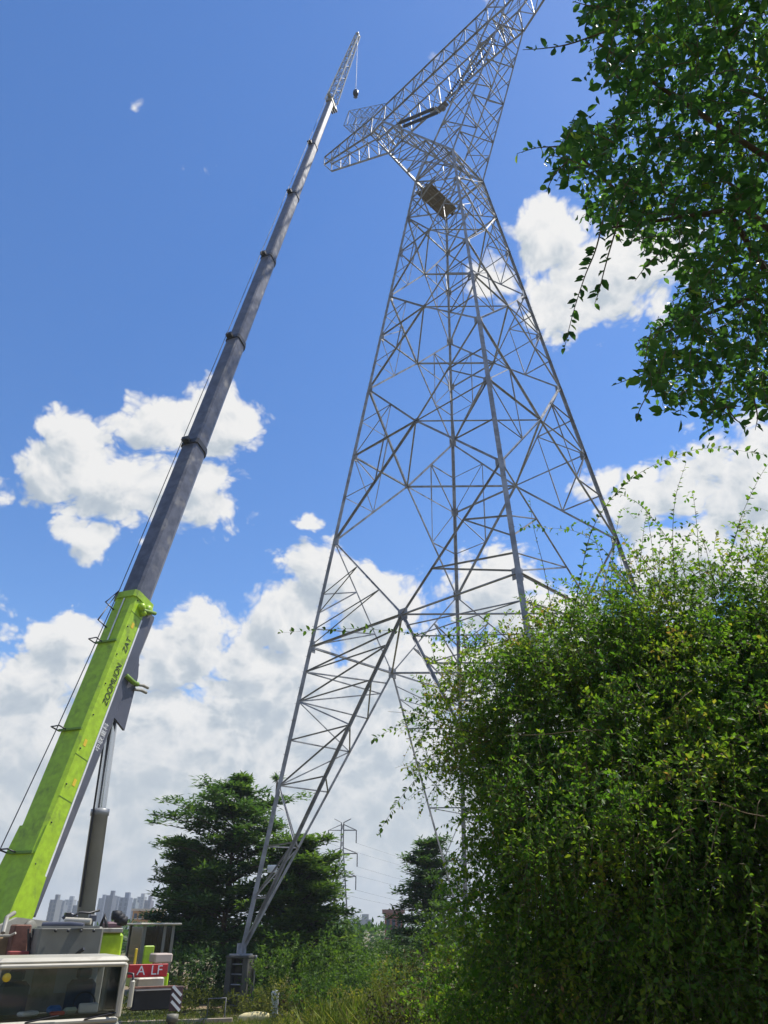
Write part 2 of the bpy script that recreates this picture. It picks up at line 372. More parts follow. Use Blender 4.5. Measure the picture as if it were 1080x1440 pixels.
# ================================================================== transmission tower
TA = .799; TC = Vector((5.435, 37.679, 0))
TU = Vector((math.sin(TA), -math.cos(TA), 0)); TV = Vector((math.cos(TA), math.sin(TA), 0))
HW, BU, BV, WU, WV = 56.91, 8.932, 8.375, 1.999, 1.962
def tw(u, v, z): return TC + TU * u + TV * v + Vector((0, 0, z))
def leg(s_, t_, z):
    q = z / HW; return tw(s_ * (BU + (WU - BU) * q), t_ * (BV + (WV - BV) * q), z)
def lerp(a, b, t): return a + (b - a) * t
tower = thing('transmission_tower', tw(0, 0, 0), 'tall galvanised steel lattice transmission tower with spread legs and long crossarm', 'pylon')
ZF = 2.16
LEGS = [(-1, -1), (1, -1), (1, 1), (-1, 1)]
stuff = []      # the smallest lacing
second = []     # secondary bracing
for (s_, t_) in LEGS:
    out = TU * s_ + TV * t_
    zs = [ZF, 16.6, 34.8, HW]; wd = [.21, .19, .17] if s_ == t_ else [.27, .25, .20]
    for i in range(3):
        bar('leg', leg(s_, t_, zs[i]), leg(s_, t_, zs[i + 1]), wd[i], tower, -out.normalized())
    # gusset plates and step bolts give the legs their joints
    mb = MB()
    for z in (16.6, 23.15, 29.3, 34.8, 39.6, 43.6, 48.3, 52.4):
        c = leg(s_, t_, z); mb.box(c + TU * (-s_ * .16), (.36, .03, .55), (TU, TV, Vector((0, 0, 1)))); mb.box(c + TV * (-t_ * .16), (.03, .36, .55), (TU, TV, Vector((0, 0, 1))))
    mb.build('gusset_plates', STEEL, tower)['kind'] = 'stuff'
    mb = MB()
    for i in range(120):
        c = leg(s_, t_, 4 + i * .43); dq = (TU * -s_ if i % 2 else TV * -t_); mb.tube([c + dq * .05, c - dq * .2], .012, 4)
    mb.build('step_bolts', STEEL, tower)['kind'] = 'stuff'
FACES = [((-1, -1), (1, -1)), ((1, -1), (1, 1)), ((1, 1), (-1, 1)), ((-1, 1), (-1, -1))]
def face_pt(f, k, z):
    return lerp(leg(*f[0], z), leg(*f[1], z), k)
PANELS = [(23.15, 29.3, 34.8, .125, .065), (34.8, 39.6, 43.6, .11, .06), (43.6, 48.3, 52.4, .10, .055), (52.4, 54.8, HW, .09, .05)]
for f in FACES:
    fn = (TU * (f[0][0] + f[1][0]) + TV * (f[0][1] + f[1][1])).normalized()
    # base panel: feet -> middle node -> leg
    M = face_pt(f, .5, 16.6)
    mbg = MB(); mbg.box(M - fn * .03, (.62, .03, .62), ((leg(*f[1], 5) - leg(*f[0], 5)).normalized(), fn, Vector((0, 0, 1)))); mbg.build('gusset_plate', STEEL, tower)
    for a in (0, 1):
        lg = f[a]
        F0 = leg(*lg, ZF + .1); Bn = leg(*lg, 23.15)
        bar('diagonal_brace', F0, M, .135, tower, fn); bar('diagonal_brace', M, Bn, .09, tower, fn)
        bar('horizontal_strut', leg(*lg, 16.6), M, .11, tower, fn)
        # zig-zag between the leg and the foot diagonal
        zl = [4.4, 6.6, 9.38, 11.6, 13.6, 15.2]; prev = None
        for i, z in enumerate(zl):
            lp = leg(*lg, z); dp = lerp(F0, M, (z - ZF) / (16.6 - ZF))
            bar('horizontal_strut', lp, dp, .06, tower, fn)
            if prev:
                A, B = (prev[0], dp) if i % 2 else (prev[1], lp)
                second.append((A, B, .065, fn))
            prev = (lp, dp)
        second.append((prev[0], lerp(prev[1], M, .5), .07, fn))
        # between the upper diagonal and the leg
        for i, q in enumerate((.3, .62)):
            up = lerp(M, Bn, q); lp = leg(*lg, up.z - .9)
            second.append((up, lp, .075, fn)); second.append((up, leg(*lg, 16.6 + (.1 if i == 0 else 2.0)), .075, fn))
        # hip bracing: from the foot diagonal to its neighbour across the leg's inside
    for (zb, zm, zt, wdg, wds) in PANELS:
        M = face_pt(f, .5, zm)
        mbg = MB(); mbg.box(M - fn * .03, (.4, .025, .4), ((leg(*f[1], zm) - leg(*f[0], zm)).normalized(), fn, Vector((0, 0, 1)))); mbg.build('gusset_plate', STEEL, tower)
        for a in (0, 1):
            lg = f[a]
            for ze in (zb, zt):
                E_ = leg(*lg, ze); bar('diagonal_brace', E_, M, wdg, tower, fn)
                m2 = lerp(E_, M, .5); l2 = leg(*lg, (ze + zm) / 2 * .98 + .02 * zm)
                second.append((m2, leg(*lg, m2.z), wds, fn)); second.append((m2, leg(*lg, zm), wds, fn))
                m6 = lerp(E_, M, .75); second.append((m2, lerp(leg(*lg, zm), M, .5), wds, fn))
            bar('horizontal_strut', leg(*lg, zm), M, wdg * .8, tower, fn)
# plan bracing diamonds and cross ties inside the body
for z in (16.6, 29.3, 39.6, 48.3):
    mids = [face_pt(f, .5, z) for f in FACES]
    for i in range(4): bar('plan_brace', mids[i], mids[(i + 1) % 4], .10, tower, (0, 0, 1))
for i, (s_, t_) in enumerate(LEGS):      # internal hip braces at the bottom panel
    fA, fB = FACES[i], FACES[i - 1]
    MA, MB_ = face_pt(fA, .5, 16.6), face_pt(fB, .5, 16.6); F0 = leg(s_, t_, ZF + .1)
    for z in (6.6, 9.38, 11.6, 13.6):
        q = (z - ZF) / (16.6 - ZF); second.append((lerp(F0, MA, q), lerp(F0, MB_, q), .075, (0, 0, 1)))
# waist ring, arms and crossarm ----------------------------------------------------------
for z, wd in ((HW, .14), (52.4, .10)):
    for f in FACES: bar('horizontal_strut', leg(*f[0], z), leg(*f[1], z), wd, tower, (0, 0, 1))
ZA, AO, AI, AV = 71.0, 8.1, 6.3, 1.35         # arm heads
def lattice(c0, c1, k, wd, out=None, cross=True):
    """laces two chords (each a pair of end points)"""
    res = []
    for i in range(k):
        a0, a1 = lerp(c0[0], c0[1], i / k), lerp(c0[0], c0[1], (i + 1) / k)
        b0, b1 = lerp(c1[0], c1[1], i / k), lerp(c1[0], c1[1], (i + 1) / k)
        res.append((a0, b1, wd, out) if i % 2 else (b0, a1, wd, out))
        if cross and i: res.append((a0, b0, wd, out))
    return res
lat = []
for s_ in (-1, 1):
    oc = {}; ic = {}
    for t_ in (-1, 1):
        oc[t_] = (tw(s_ * WU, t_ * WV, HW), tw(s_ * AO, t_ * AV, ZA)); ic[t_] = (tw(-s_ * WU, t_ * WV, HW), tw(s_ * AI, t_ * AV, ZA))
        bar('arm_chord', *oc[t_], .15, tower, TU * s_); bar('arm_chord', *ic[t_], .15, tower, TU * -s_)
        second += lattice(oc[t_], ic[t_], 6, .075, TV * t_)
        # hanging stay from mid arm down to the waist ring
        second.append((lerp(*oc[t_], .45), tw(0, t_ * WV, HW + .4), .06, TV))
    lat += lattice(oc[-1], oc[1], 8, .07, TU * s_); lat += lattice(ic[-1], ic[1], 8, .07, TU)
    # short hidden piece of the arm above, up to the top chord
    for t_ in (-1, 1):
        bar('arm_post', tw(s_ * AO, t_ * AV, ZA), tw(s_ * 8.1, t_ * 1.1, 74.1), .14, tower, TU); bar('arm_post', tw(s_ * AI, t_ * AV, ZA), tw(s_ * 6.3, t_ * 1.1, 74.1), .14, tower, TU)
# crossarm chords: bottom level between the arms, rising towards the tips
XU = [-16.2, -8.1, -6.3, 6.3, 8.1, 16.2]
zb_ = [75.4, 71.0, 71.0, 71.0, 71.0, 75.4]; zt_ = [76.7, 74.1, 74.1, 74.1, 74.1, 76.7]; vv = [.55, 1.35, 1.35, 1.35, 1.35, .55]; vt = [.55, 1.1, 1.1, 1.1, 1.1, .55]
zb_[2] = zb_[3] = 71.2
def cxpt(i, top, t_): return tw(XU[i], t_ * (vt[i] if top else vv[i]), zt_[i] if top else zb_[i])
for i in (0, 2, 4):
    k = {0: 6, 2: 10, 4: 6}[i]
    for t_ in (-1, 1):
        bar('crossarm_chord', cxpt(i, 0, t_), cxpt(i + 1, 0, t_), .14, tower, TV * t_)
        bar('crossarm_chord', cxpt(i, 1, t_), cxpt(i + 1, 1, t_), .12, tower, TV * t_)
        second += lattice((cxpt(i, 0, t_), cxpt(i + 1, 0, t_)), (cxpt(i, 1, t_), cxpt(i + 1, 1, t_)), k, .065, TV * t_)
    lat += lattice((cxpt(i, 0, -1), cxpt(i + 1, 0, -1)), (cxpt(i, 0, 1), cxpt(i + 1, 0, 1)), k, .06, (0, 0, 1))
    lat += lattice((cxpt(i, 1, -1), cxpt(i + 1, 1, -1)), (cxpt(i, 1, 1), cxpt(i + 1, 1, 1)), k, .05, (0, 0, 1))
for i in (1, 3):
    for t_ in (-1, 1):
        bar('crossarm_chord', cxpt(i, 0, t_), cxpt(i + 1, 0, t_), .14, tower, TV); bar('crossarm_chord', cxpt(i, 1, t_), cxpt(i + 1, 1, t_), .12, tower, TV)
        lat.append((cxpt(i, 0, t_), cxpt(i + 1, 1, t_), .08, TV)); lat.append((cxpt(i, 1, t_), cxpt(i + 1, 0, t_), .08, TV))
    lat += lattice((cxpt(i, 0, -1), cxpt(i + 1, 0, -1)), (cxpt(i, 0, 1), cxpt(i + 1, 0, 1)), 4, .075, (0, 0, 1))
for i in (0, 5):
    for top in (0, 1): lat.append((cxpt(i, top, -1), cxpt(i, top, 1), .09, (0, 0, 1)))
    for t_ in (-1, 1): lat.append((cxpt(i, 0, t_), cxpt(i, 1, t_), .09, TU))
# earth-wire horns: box trusses leaning out from the arm heads
for s_ in (-1, 1):
    r0 = [tw(s_ * 6.0, t_ * 1.1, 74.1) for t_ in (-1, 1)] + [tw(s_ * 9.2, t_ * 1.0, 74.4) for t_ in (-1, 1)]
    r1 = [tw(s_ * 12.4, t_ * .55, 81.0) for t_ in (-1, 1)] + [tw(s_ * 13.2, t_ * .55, 79.2) for t_ in (-1, 1)]
    for a, b_ in zip(r0, r1): bar('earth_wire_horn', a, b_, .07, tower, TV)
    for a, b_ in ((0, 2), (1, 3), (0, 1), (2, 3)): lat += lattice((r0[a], r1[a]), (r0[b_], r1[b_]), 7, .04, TV)
    for a, b_ in ((0, 2), (1, 3), (0, 1), (2, 3)): lat.append((r1[a], r1[b_], .08, TV))
# a plank work platform lashed to the waist, each board a part
b0, b1 = leg(-1, -1, 55.6), leg(-1, 1, 55.6)
for i in range(6):
    off = TU * (.15 + i * .25); a = lerp(b0, b1, .10 + .02 * (i % 2)) + off; c = lerp(b0, b1, .92 - .03 * (i % 3)) + off
    mb = MB(); mb.box((a + c) / 2 + Vector((0, 0, .12 + .015 * (i % 2))), ((c - a).length + .25, .24, .05), ((c - a).normalized(), TU, Vector((0, 0, 1))))
    mb.build('plank', mat('timber_plank', (.13, .105, .075), .85, 0, .2, .3, 2.5), tower)
for q in (.05, .5, .95):
    p = lerp(b0, b1, q); mb = MB(); mb.tube([p + Vector((0, 0, .06)), p + TU * 2.2 + Vector((0, 0, .06))], .035, 6); mb.build('platform_bearer', STEEL_OLD, tower)
# box fixed to a strut near the left foot
pb = at(383, 1222, 36.3); mb = MB(); mb.box(pb, (.50, .16, .36), (Vector((.98, -.17, 0)), Vector((.17, .98, 0)), Vector((0, 0, 1))), .03); bx = mb.build('equipment_box', WHITE, tower); bx['label'] = 'small white equipment box on the leg strut'
mb = MB(); mb.tube([leg(-1, -1, 5.55), pb + Vector((-.25, 0, 0)), pb + Vector((.25, 0, 0)), lerp(leg(-1, -1, ZF), face_pt(FACES[0], .5, 16.6), .235)], .03, 5); mb.build('box_bracket', STEEL, tower)
# base shoes
for (s_, t_) in LEGS:
    c = leg(s_, t_, ZF); mb = MB(); mb.box(c + Vector((0, 0, .02)), (.75, .75, .06), (TU, TV, Vector((0, 0, 1))))
    for k in (-1, 1): mb.box(c + TU * .0 + Vector((0, 0, .25)), (.5 if k < 0 else .04, .04 if k < 0 else .5, .42), (TU, TV, Vector((0, 0, 1))))
    mb.build('base_shoe', STEEL, tower)
second.sort(key=lambda q: -(Vector(q[1]) - Vector(q[0])).length * q[2] / (((Vector(q[0]) + Vector(q[1])) / 2 - cam.location).length ** 2))
for A, B, wd, out in second[:290]: bar('secondary_brace', A, B, wd, tower, out)
rest = second[290:] + stuff + lat
bars_joined('fine_lacing', rest, STEEL, tower)['kind'] = 'stuff'
# concrete piers under the four feet
PIERLAB = ['concrete pier with iron rungs under the tower foot beside the dark tree', 'concrete pier under the tower foot deep inside the vine thicket',
           'concrete pier under the outermost tower foot behind the vine thicket', 'concrete pier under the rear tower foot behind the small dark tree']
for (s_, t_), lab in zip(LEGS, PIERLAB):
    c = leg(s_, t_, ZF); gz = 0.
    Xp, Yp = Vector((.985, -.17, 0)), Vector((.17, .985, 0))
    pier = thing('tower_pier', (c.x, c.y, gz), lab, 'pier', 'concrete piers under the tower')
    mb = MB(); w0 = .58
    for sx in (-1, 1): mb.box(Vector((c.x, c.y, 1.05)) + Xp * sx * .38, (.26, .9, 2.1), (Xp, Yp, Vector((0, 0, 1))), .03)
    mb.box(Vector((c.x, c.y, 1.0)) + Yp * .25, (.49, .5, 1.98), (Xp, Yp, Vector((0, 0, 1))), .02)
    mb.build('pier_column', CONC, pier)
    mb = MB(); mb.box(Vector((c.x, c.y, 2.095)), (1.06, .96, .10), (Xp, Yp, Vector((0, 0, 1))), .02); mb.build('pier_cap', CONC, pier)
    for i in range(5):
        z = .3 + i * .38; mb = MB(); p = Vector((c.x, c.y, z)) - Yp * .30
        mb.tube([p - Xp * .26, p + Xp * .26], .03, 6); mb.build('rung', STEEL, pier)

# insulator strings hanging as a V in the window
def insulator(A, B, label):
    A = Vector(A); B = Vector(B); d = (B - A); L = d.length; d.normalize(); sd = TV
    o = thing('insulator_string', A, label, 'insulator', 'insulator strings in the tower window')
    INS = mat('insulator_dark', (.02, .024, .035), .3, 0, .6)
    for k in (-1, 1):
        prof = []; n_ = 26
        a0, b0_ = A + sd * k * .26, B + sd * k * .26
        for i in range(n_):
            z = L * (.08 + .86 * i / n_); st = L * .86 / n_
            prof += [(.04, z), (.05, z + st * .3), (.17, z + st * .5), (.16, z + st * .62), (.07, z + st * .8)]
        mb = MB(); mb.lathe([(.02, 0)] + prof + [(.02, L)], a0, d, 8); mb.build('disc_string', INS, o)
    mb = MB()
    for P_ in (A + d * .15, B - d * .15): mb.box(P_, (.12, .75, .25), (d, sd, d.cross(sd)), .02)
    mb.build('yoke_plate', STEEL, o)
    return o
YN = tw(-.1, 0, 68.0)
insulator(tw(-5.6, 0, 71.1), YN + TU * -.5, 'dark double insulator string reaching from the far tower arm to the yoke')
insulator(tw(6.0, 0, 71.1), YN + TU * .5, 'dark double insulator string reaching down from the near tower arm')
ck = thing('conductor_clamp', YN + Vector((0, 0, -.5)), 'steel yoke and clamp where the two insulator strings meet', 'clamp')
mb = MB(); mb.box(YN + Vector((0, 0, -.15)), (1.0, .55, .08), (TU, TV, Vector((0, 0, 1))), .02); mb.build('yoke', STEEL_OLD, ck)
mb = MB(); mb.lathe([(.0, -.2), (.22, -.2), (.28, 0), (.22, .2), (.0, .2)], YN + Vector((0, 0, -.4)), TV, 10); mb.build('clamp', STEEL_OLD, ck)

# ================================================================== mobile crane
Z0 = 20.0
PIV = at(12, 1305, Z0); TIP = at(466, 143, Z0 * 3.3)
BD = (TIP - PIV).normalized(); BLEN = (TIP - PIV).length
HD = Vector((BD.x, BD.y, 0)).normalized(); BR = Vector((HD.y, -HD.x, 0)); BN = BR.cross(BD).normalized()
if BN.z < 0: BN = -BN
CX0 = at(92, 1358, 13.2)                         # top edge of the carrier's windscreen
TR = Vector((PIV.x - CX0.x, PIV.y - CX0.y, 0)).normalized()   # carrier: towards its tail
TX = Vector((TR.y, -TR.x, 0))                    # to the picture's right
UPV = Vector((0, 0, 1))
crane = thing('mobile_crane', (PIV.x, PIV.y, 0), 'lime green truck crane with its long grey telescopic boom raised beside the tower', 'crane')
def bp(s_, r_=0., n_=0.): return PIV + BD * s_ + BR * r_ + BN * n_
def hit_s(px, py):
    """distance along the boom axis whose picture falls nearest to a pixel row"""
    lo, hi = -5., BLEN * 1.4
    for _ in range(60):
        m = (lo + hi) / 2; P = bp(m) - cam.location; dd = P.y * CP + P.z * SP; uu = -P.y * SP + P.z * CP
        if 720 - FPX * uu / dd > py: lo = m
        else: hi = m
    return m
S1 = hit_s(195, 845)
bw, bh = .98, 1.22
def sect(w_, h_, c=.12, rb=.3):
    return [(-w_ / 2, h_ / 2 - c), (-w_ / 2, -h_ / 2 + rb * h_), (-w_ * .36, -h_ / 2 + rb * h_ * .35), (-w_ * .16, -h_ / 2), (w_ * .16, -h_ / 2), (w_ * .36, -h_ / 2 + rb * h_ * .35),
            (w_ / 2, -h_ / 2 + rb * h_), (w_ / 2, h_ / 2 - c), (w_ / 2 - c, h_ / 2), (-w_ / 2 + c, h_ / 2)]
# base section: lime upper half, slate lower half, pale line between
SPL = -.13
up = [(-bw / 2, SPL), (bw / 2, SPL), (bw / 2, bh / 2 - .1), (bw / 2 - .1, bh / 2), (-bw / 2 + .1, bh / 2), (-bw / 2, bh / 2 - .1)]
lo_ = [(-bw / 2 + .012, SPL - .003), (-bw / 2 + .012, -bh / 2 + .22), (-bw * .3, -bh / 2), (bw * .3, -bh / 2), (bw / 2 - .012, -bh / 2 + .22), (bw / 2 - .012, SPL - .003)]
mb = MB(); mb.prism([(x, y) for x, y in up], bp(-.6), bp(S1), BR, BN); base_s = mb.build('boom_base_section', LIME, crane); base_s['label'] = 'lime green base section of the boom'
lo2 = [(x, y - (.34 if y < SPL - .1 else 0)) for x, y in lo_]; lo1 = [(x, y + (.08 if y < SPL - .1 else 0)) for x, y in lo_]
mb = MB(); mb.prism(lo1, bp(.4), bp(S1 - .35), BR, BN, lo2); mb.build('boom_belly', SLATE, crane)
mb = MB()
for k in (-1, 1): mb.box(bp(S1 / 2 - .2, k * (bw / 2 + .006), SPL), (.024, .07, S1 - 1.4), (BR, BN, BD))
mb.build('pale_stripe', WHITE, crane)
mb = MB(); mb.prism([(x * 1.10, y * 1.10) for x, y in sect(bw, bh, .1, .2)], bp(S1 - .28), bp(S1), BR, BN); mb.build('boom_collar', LIME, crane)
for q in (.07, .19, .31, .43, .92):      # weld seams and bolt heads along the lime side
    mb = MB(); mb.box(bp(S1 * q, bw / 2 + .003, .22), (.012, .62, .022), (BR, BN, BD)); mb.build('weld_seam', mat('lime_dark', (.16, .27, .03), .5), crane)
for q in np.linspace(.12, .95, 9):
    mb = MB(); mb.lathe([(0, 0), (.028, 0), (.022, .03), (0, .03)], bp(S1 * q + .2, bw / 2, .42), BR, 6); mb.build('bolt', BLACK, crane)
for q, n_ in ((.36, .12), (.47, .3), (.88, .2)):
    mb = MB(); mb.box(bp(S1 * q, bw / 2 + .004, n_), (.008, .13, .22), (BR, BN, BD)); mb.build('warning_decal', YEL, crane)
# foot flare of the base section
mb = MB(); mb.prism([(-bw / 2 - .03, -.3), (bw / 2 + .03, -.3), (bw / 2 + .03, .72), (-bw / 2 - .03, .95)], bp(-1.1), bp(2.6), BR, BN, [(-bw / 2 - .012, -.1), (bw / 2 + .012, -.1), (bw / 2 + .012, .55), (-bw / 2 - .012, .6)]); mb.build('boom_foot', LIME, crane)
# ribs and lugs of the lime section
for q in (.16, .50, .80):
    mb = MB(); mb.box(bp(S1 * q, 0, bh / 2 + .05), (bw * .96, .06, .07), (BR, BN, BD)); mb.build('rope_guide', mat('lime_dark', (.16, .27, .03), .5), crane)
    mb = MB(); mb.tube([bp(S1 * q, -bw * .5, bh / 2 + .05), bp(S1 * q, -bw * .55, bh / 2 + .34), bp(S1 * q, -bw * .2, bh / 2 + .36), bp(S1 * q, -bw * .15, bh / 2 + .05)], .025, 5); mb.build('rope_eye', BLACK, crane)
for q in (.86, .93):
    mb = MB(); mb.tube([bp(S1 * q, -.3, bh / 2), bp(S1 * q, -.3, bh / 2 + .5), bp(S1, -.3, bh / 2 + .12)], .03, 5); mb.build('bracket', BLACK, crane)
mb = MB()
for r_ in (bw / 2 + .05,): mb.tube([bp(S1 * .80, r_ - .5, bh / 2 + .04), bp(S1 * .97, r_ - .5, bh / 2 + .04)], .028, 5)
mb.build('grab_rail', WHITE, crane)
for q, n_, s2 in ((.955, .16, .16), (.965, -.2, .2), (.94, .0, .12)):
    mb = MB(); mb.lathe([(0, 0), (s2, 0), (s2 * .95, .14), (s2 * .5, .2), (0, .2)], bp(S1 * q, bw / 2, n_), BR, 14); mb.build('lock_boss', LIME, crane)
mb = MB(); mb.tube([bp(S1 * .945, bw / 2 + .12, .1), bp(S1 * .955, bw / 2 + .2, -.2), bp(S1 * .972, bw / 2 + .12, -.55)], .075, 8); mb.build('hose_loop', mat('lime_dark', (.16, .27, .03), .5), crane)
# telescopic sections
YS = [630, 482, 366, 277, 207, 146]
prevS = S1; w_, h_ = .84, 1.02
for i, y in enumerate(YS):
    s1 = hit_s(0, y); f_ = 1 - .075 * i
    mb = MB(); mb.prism(sect(w_ * f_, h_ * f_, .09 * f_), bp(prevS - .3), bp(s1), BR, BN); mb.build('boom_section', SLATE2, crane)
    if i < 5:
        mb = MB(); mb.prism([(x * 1.13, yy * 1.10) for x, yy in sect(w_ * f_, h_ * f_, .08)], bp(s1 - .26), bp(s1 + .02), BR, BN); mb.build('boom_collar', BLACK, crane)
        mb = MB(); mb.box(bp(s1 - .1, -.12, h_ * f_ / 2 + .16), (.34, .26, .22), (BR, BN, BD), .02); mb.build('rope_guide', BLACK, crane)
    prevS = s1
SH = prevS
# boom head with sheaves
mb = MB(); mb.box(bp(SH + .25, 0, -.05), (.62, .95, .8), (BR, BN, BD), .05); mb.build('boom_head', GREYL, crane)
for r_ in (-.2, 0, .2):
    mb = MB(); mb.lathe([(0, -.04), (.34, -.04), (.30, 0), (.34, .04), (0, .04)], bp(SH + .35, r_, -.62), BR, 16); mb.build('sheave', BLACK, crane)
mb = MB(); mb.lathe([(0, -.12), (.22, -.12), (.22, .12), (0, .12)], bp(SH + .3, .1, .6), BR, 14); mb.build('sheave', GREYL, crane)
# white lattice jib
JT = at(503, 50, 0); 
jd = ray(503, 50); P0 = bp(SH + .5)
lens_j = 9.3
# jib head: on the ray of its picture at the distance that makes the jib continue the boom
best = min((abs((cam.location + jd * z - P0).length - lens_j), z) for z in np.arange(55, 95, .1)); JH = cam.location + jd * max(best[1], 60)
cands = [(abs((cam.location + jd * z - P0).length - lens_j) - .02 * z, z) for z in np.arange(50, 95, .1)]
cands = [z for e, z in cands if abs((cam.location + jd * z - P0).length - lens_j) < .4]
JH = cam.location + jd * (max(cands) if cands else best[1])
JD = (JH - P0).normalized(); JR = BR; JN = JR.cross(JD).normalized()
def chord(a, b): return (P0 + JR * a[0] + JN * a[1], JH + JR * b[0] + JN * b[1])
CH = [chord((-.42, .45), (-.2, .14)), chord((.42, .45), (.2, .14)), chord((-.42, -.42), (-.2, -.14)), chord((.42, -.42), (.2, -.14))]
for c in CH:
    mb = MB(); mb.tube(c, .062, 6); mb.build('jib_chord', WHITE, crane)
jl = []
for a, b_ in ((0, 1), (2, 3), (0, 2), (1, 3)): jl += lattice(CH[a], CH[b_], 11, .06, None)
for A, B, wd, o_ in jl:
    mb = MB(); mb.tube([A, B], .028, 5); mb.build('jib_lacing', GREYL, crane)
mb = MB(); mb.lathe([(0, -.1), (.26, -.1), (.22, 0), (.26, .1), (0, .1)], JH + JD * .1, JR, 14); mb.build('sheave', GREYL, crane)
# hoist rope along the boom's back
mb = MB(); mb.tube([bp(-2.2, -.1, 1.5), bp(S1 * .5, -.3, bh / 2 + .30), bp(S1, -.2, bh / 2 + .2), bp(hit_s(0, 366), -.15, .75), bp(SH, -.05, .62), JH + JN * .35], .018, 5); mb.build('hoist_rope', BLACK, crane)
# hook hanging from the jib head
HK = cam.location + ray(499, 131) * ((JH - cam.location).dot(Vector((0, CP, SP))))
lo, hi = 20., JH.z
for _ in range(50):
    m_ = (lo + hi) / 2; P = Vector((JH.x, JH.y, m_)) - cam.location
    if 720 - FPX * (-P.y * SP + P.z * CP) / (P.y * CP + P.z * SP) > 131: lo = m_
    else: hi = m_
HK = Vector((JH.x, JH.y, m_))
hook = thing('hook_block', HK - Vector((0, 0, .6)), 'small dark hook block hanging on a rope below the white jib', 'hook')
mb = MB(); mb.lathe([(0, -.45), (.16, -.42), (.26, -.1), (.24, .25), (.1, .42), (0, .45)], HK, UPV, 12); mb.build('ball_weight', BLACK, hook)
mb = MB(); mb.tube([HK + Vector((0, 0, .4)), JH + Vector((0, 0, -.2))], .022, 5); mb.build('hoist_rope', BLACK, hook)
mb = MB(); mb.tube([HK + Vector((.16 * math.sin(a) + 0, 0, -.62 - .16 * math.cos(a) + .0)) for a in np.linspace(-2.6, 1.9, 9)], .045, 6); mb.build('hook', STEEL_OLD, hook)
# luffing cylinder
CB = at(118, 1292, 22.6); CBs = hit_s(0, 985); CT = bp(CBs, 0, -bh / 2 - .35)
CB = PIV + HD * ((CB - PIV).dot(HD)) + Vector((0, 0, CB.z - PIV.z - .35)); cdv = (CT - CB).normalized(); cl = (CT - CB).length
mb = MB(); mb.lathe([(0, 0), (.27, 0), (.27, cl * .50), (.30, cl * .50), (.30, cl * .53), (.17, cl * .535)], CB, cdv, 20); mb.build('cylinder_barrel', mat('cylinder_grey', (.36, .37, .365), .42, .1, .5, .1, 1), crane)
mb = MB(); mb.lathe([(.17, cl * .5), (.17, cl)], CB, cdv, 20); mb.build('cylinder_rod', CHROME, crane)
mb = MB(); mb.tube([CB + cdv * cl * .1 + HD * -.3, CB + cdv * cl * .52 + HD * -.32, CT + HD * -.3 - cdv * .4], .035, 6); mb.build('hydraulic_pipe', BLACK, crane)
# cheek plates that carry the rod on the belly
sA = hit_s(0, 1005); sB = hit_s(0, 900)
for k in (-1, 1):
    P_ = [bp(sA, k * .36, -bh / 2 - .66), bp(sA + .2, k * .36, -bh / 2 + .25), bp(sB, k * .36, -bh / 2 + .05), bp(sB - 1.0, k * .36, -bh / 2 - .40)]
    mb = MB(); o2 = BR * .09 * k; mb.add(P_ + [p + o2 for p in P_], [(0, 1, 2, 3), (7, 6, 5, 4), (0, 4, 5, 1), (1, 5, 6, 2), (2, 6, 7, 3), (3, 7, 4, 0)]); mb.build('cylinder_bracket', SLATE, crane)
mb = MB(); mb.box(bp((sA + sB) / 2, 0, -bh / 2 - .18), (.66, .5, abs(sB - sA) * .7), (BR, BN, BD), .05); mb.build('cylinder_saddle', SLATE, crane)
sC = hit_s(0, 945)
mb = MB(); mb.tube([bp(sC, .5, -.35), bp(sC - .1, .62, -.7), bp(sC, .55, -1.0)], .09, 8); mb.build('hose_reel_arm', mat('lime_dark', (.16, .27, .03), .5), crane)
for dz in (0, -.2):
    mb = MB(); mb.tube([bp(sC + dz, .5, -1.0), bp(sC + .12 + dz, .55, -1.3), bp(sC + .2 + dz, .52, -1.62)], .055, 6); mb.build('fork_arm', GREYL, crane)
# lettering
def text(s, size, origin, X, Y, m, parent, name='lettering', sx=1.0):
    cu = bpy.data.curves.new('t', 'FONT'); cu.body = s; cu.size = size; cu.extrude = .002; cu.align_y = 'CENTER'
    o = bpy.data.objects.new('t', cu); COL.objects.link(o)
    bpy.context.view_layer.update()
    me = bpy.data.meshes.new_from_object(o.evaluated_get(bpy.context.evaluated_depsgraph_get())); bpy.data.objects.remove(o); bpy.data.curves.remove(cu)
    X = Vector(X).normalized(); Y = Vector(Y).normalized(); Zv = X.cross(Y)
    M = Matrix(((X.x * sx, Y.x, Zv.x, origin.x), (X.y * sx, Y.y, Zv.y, origin.y), (X.z * sx, Y.z, Zv.z, origin.z), (0, 0, 0, 1)))
    me.transform(M); me.materials.clear()
    return link(name, me, m, parent)
sZ = hit_s(0, 995); sZ2 = hit_s(0, 945)
text('ZOOMLION', .36, bp(sZ, bw / 2 + .014, .10), BD, BN, BLACK, crane, sx=.82)
text('ZAT', .32, bp(hit_s(0, 922), bw / 2 + .014, .12), BD, BN, BLACK, crane, sx=1.0)
text('中联重科', .25, bp(hit_s(0, 1052), bw / 2 - .008, -.34), BD, BN, WHITE, crane, sx=1.0)
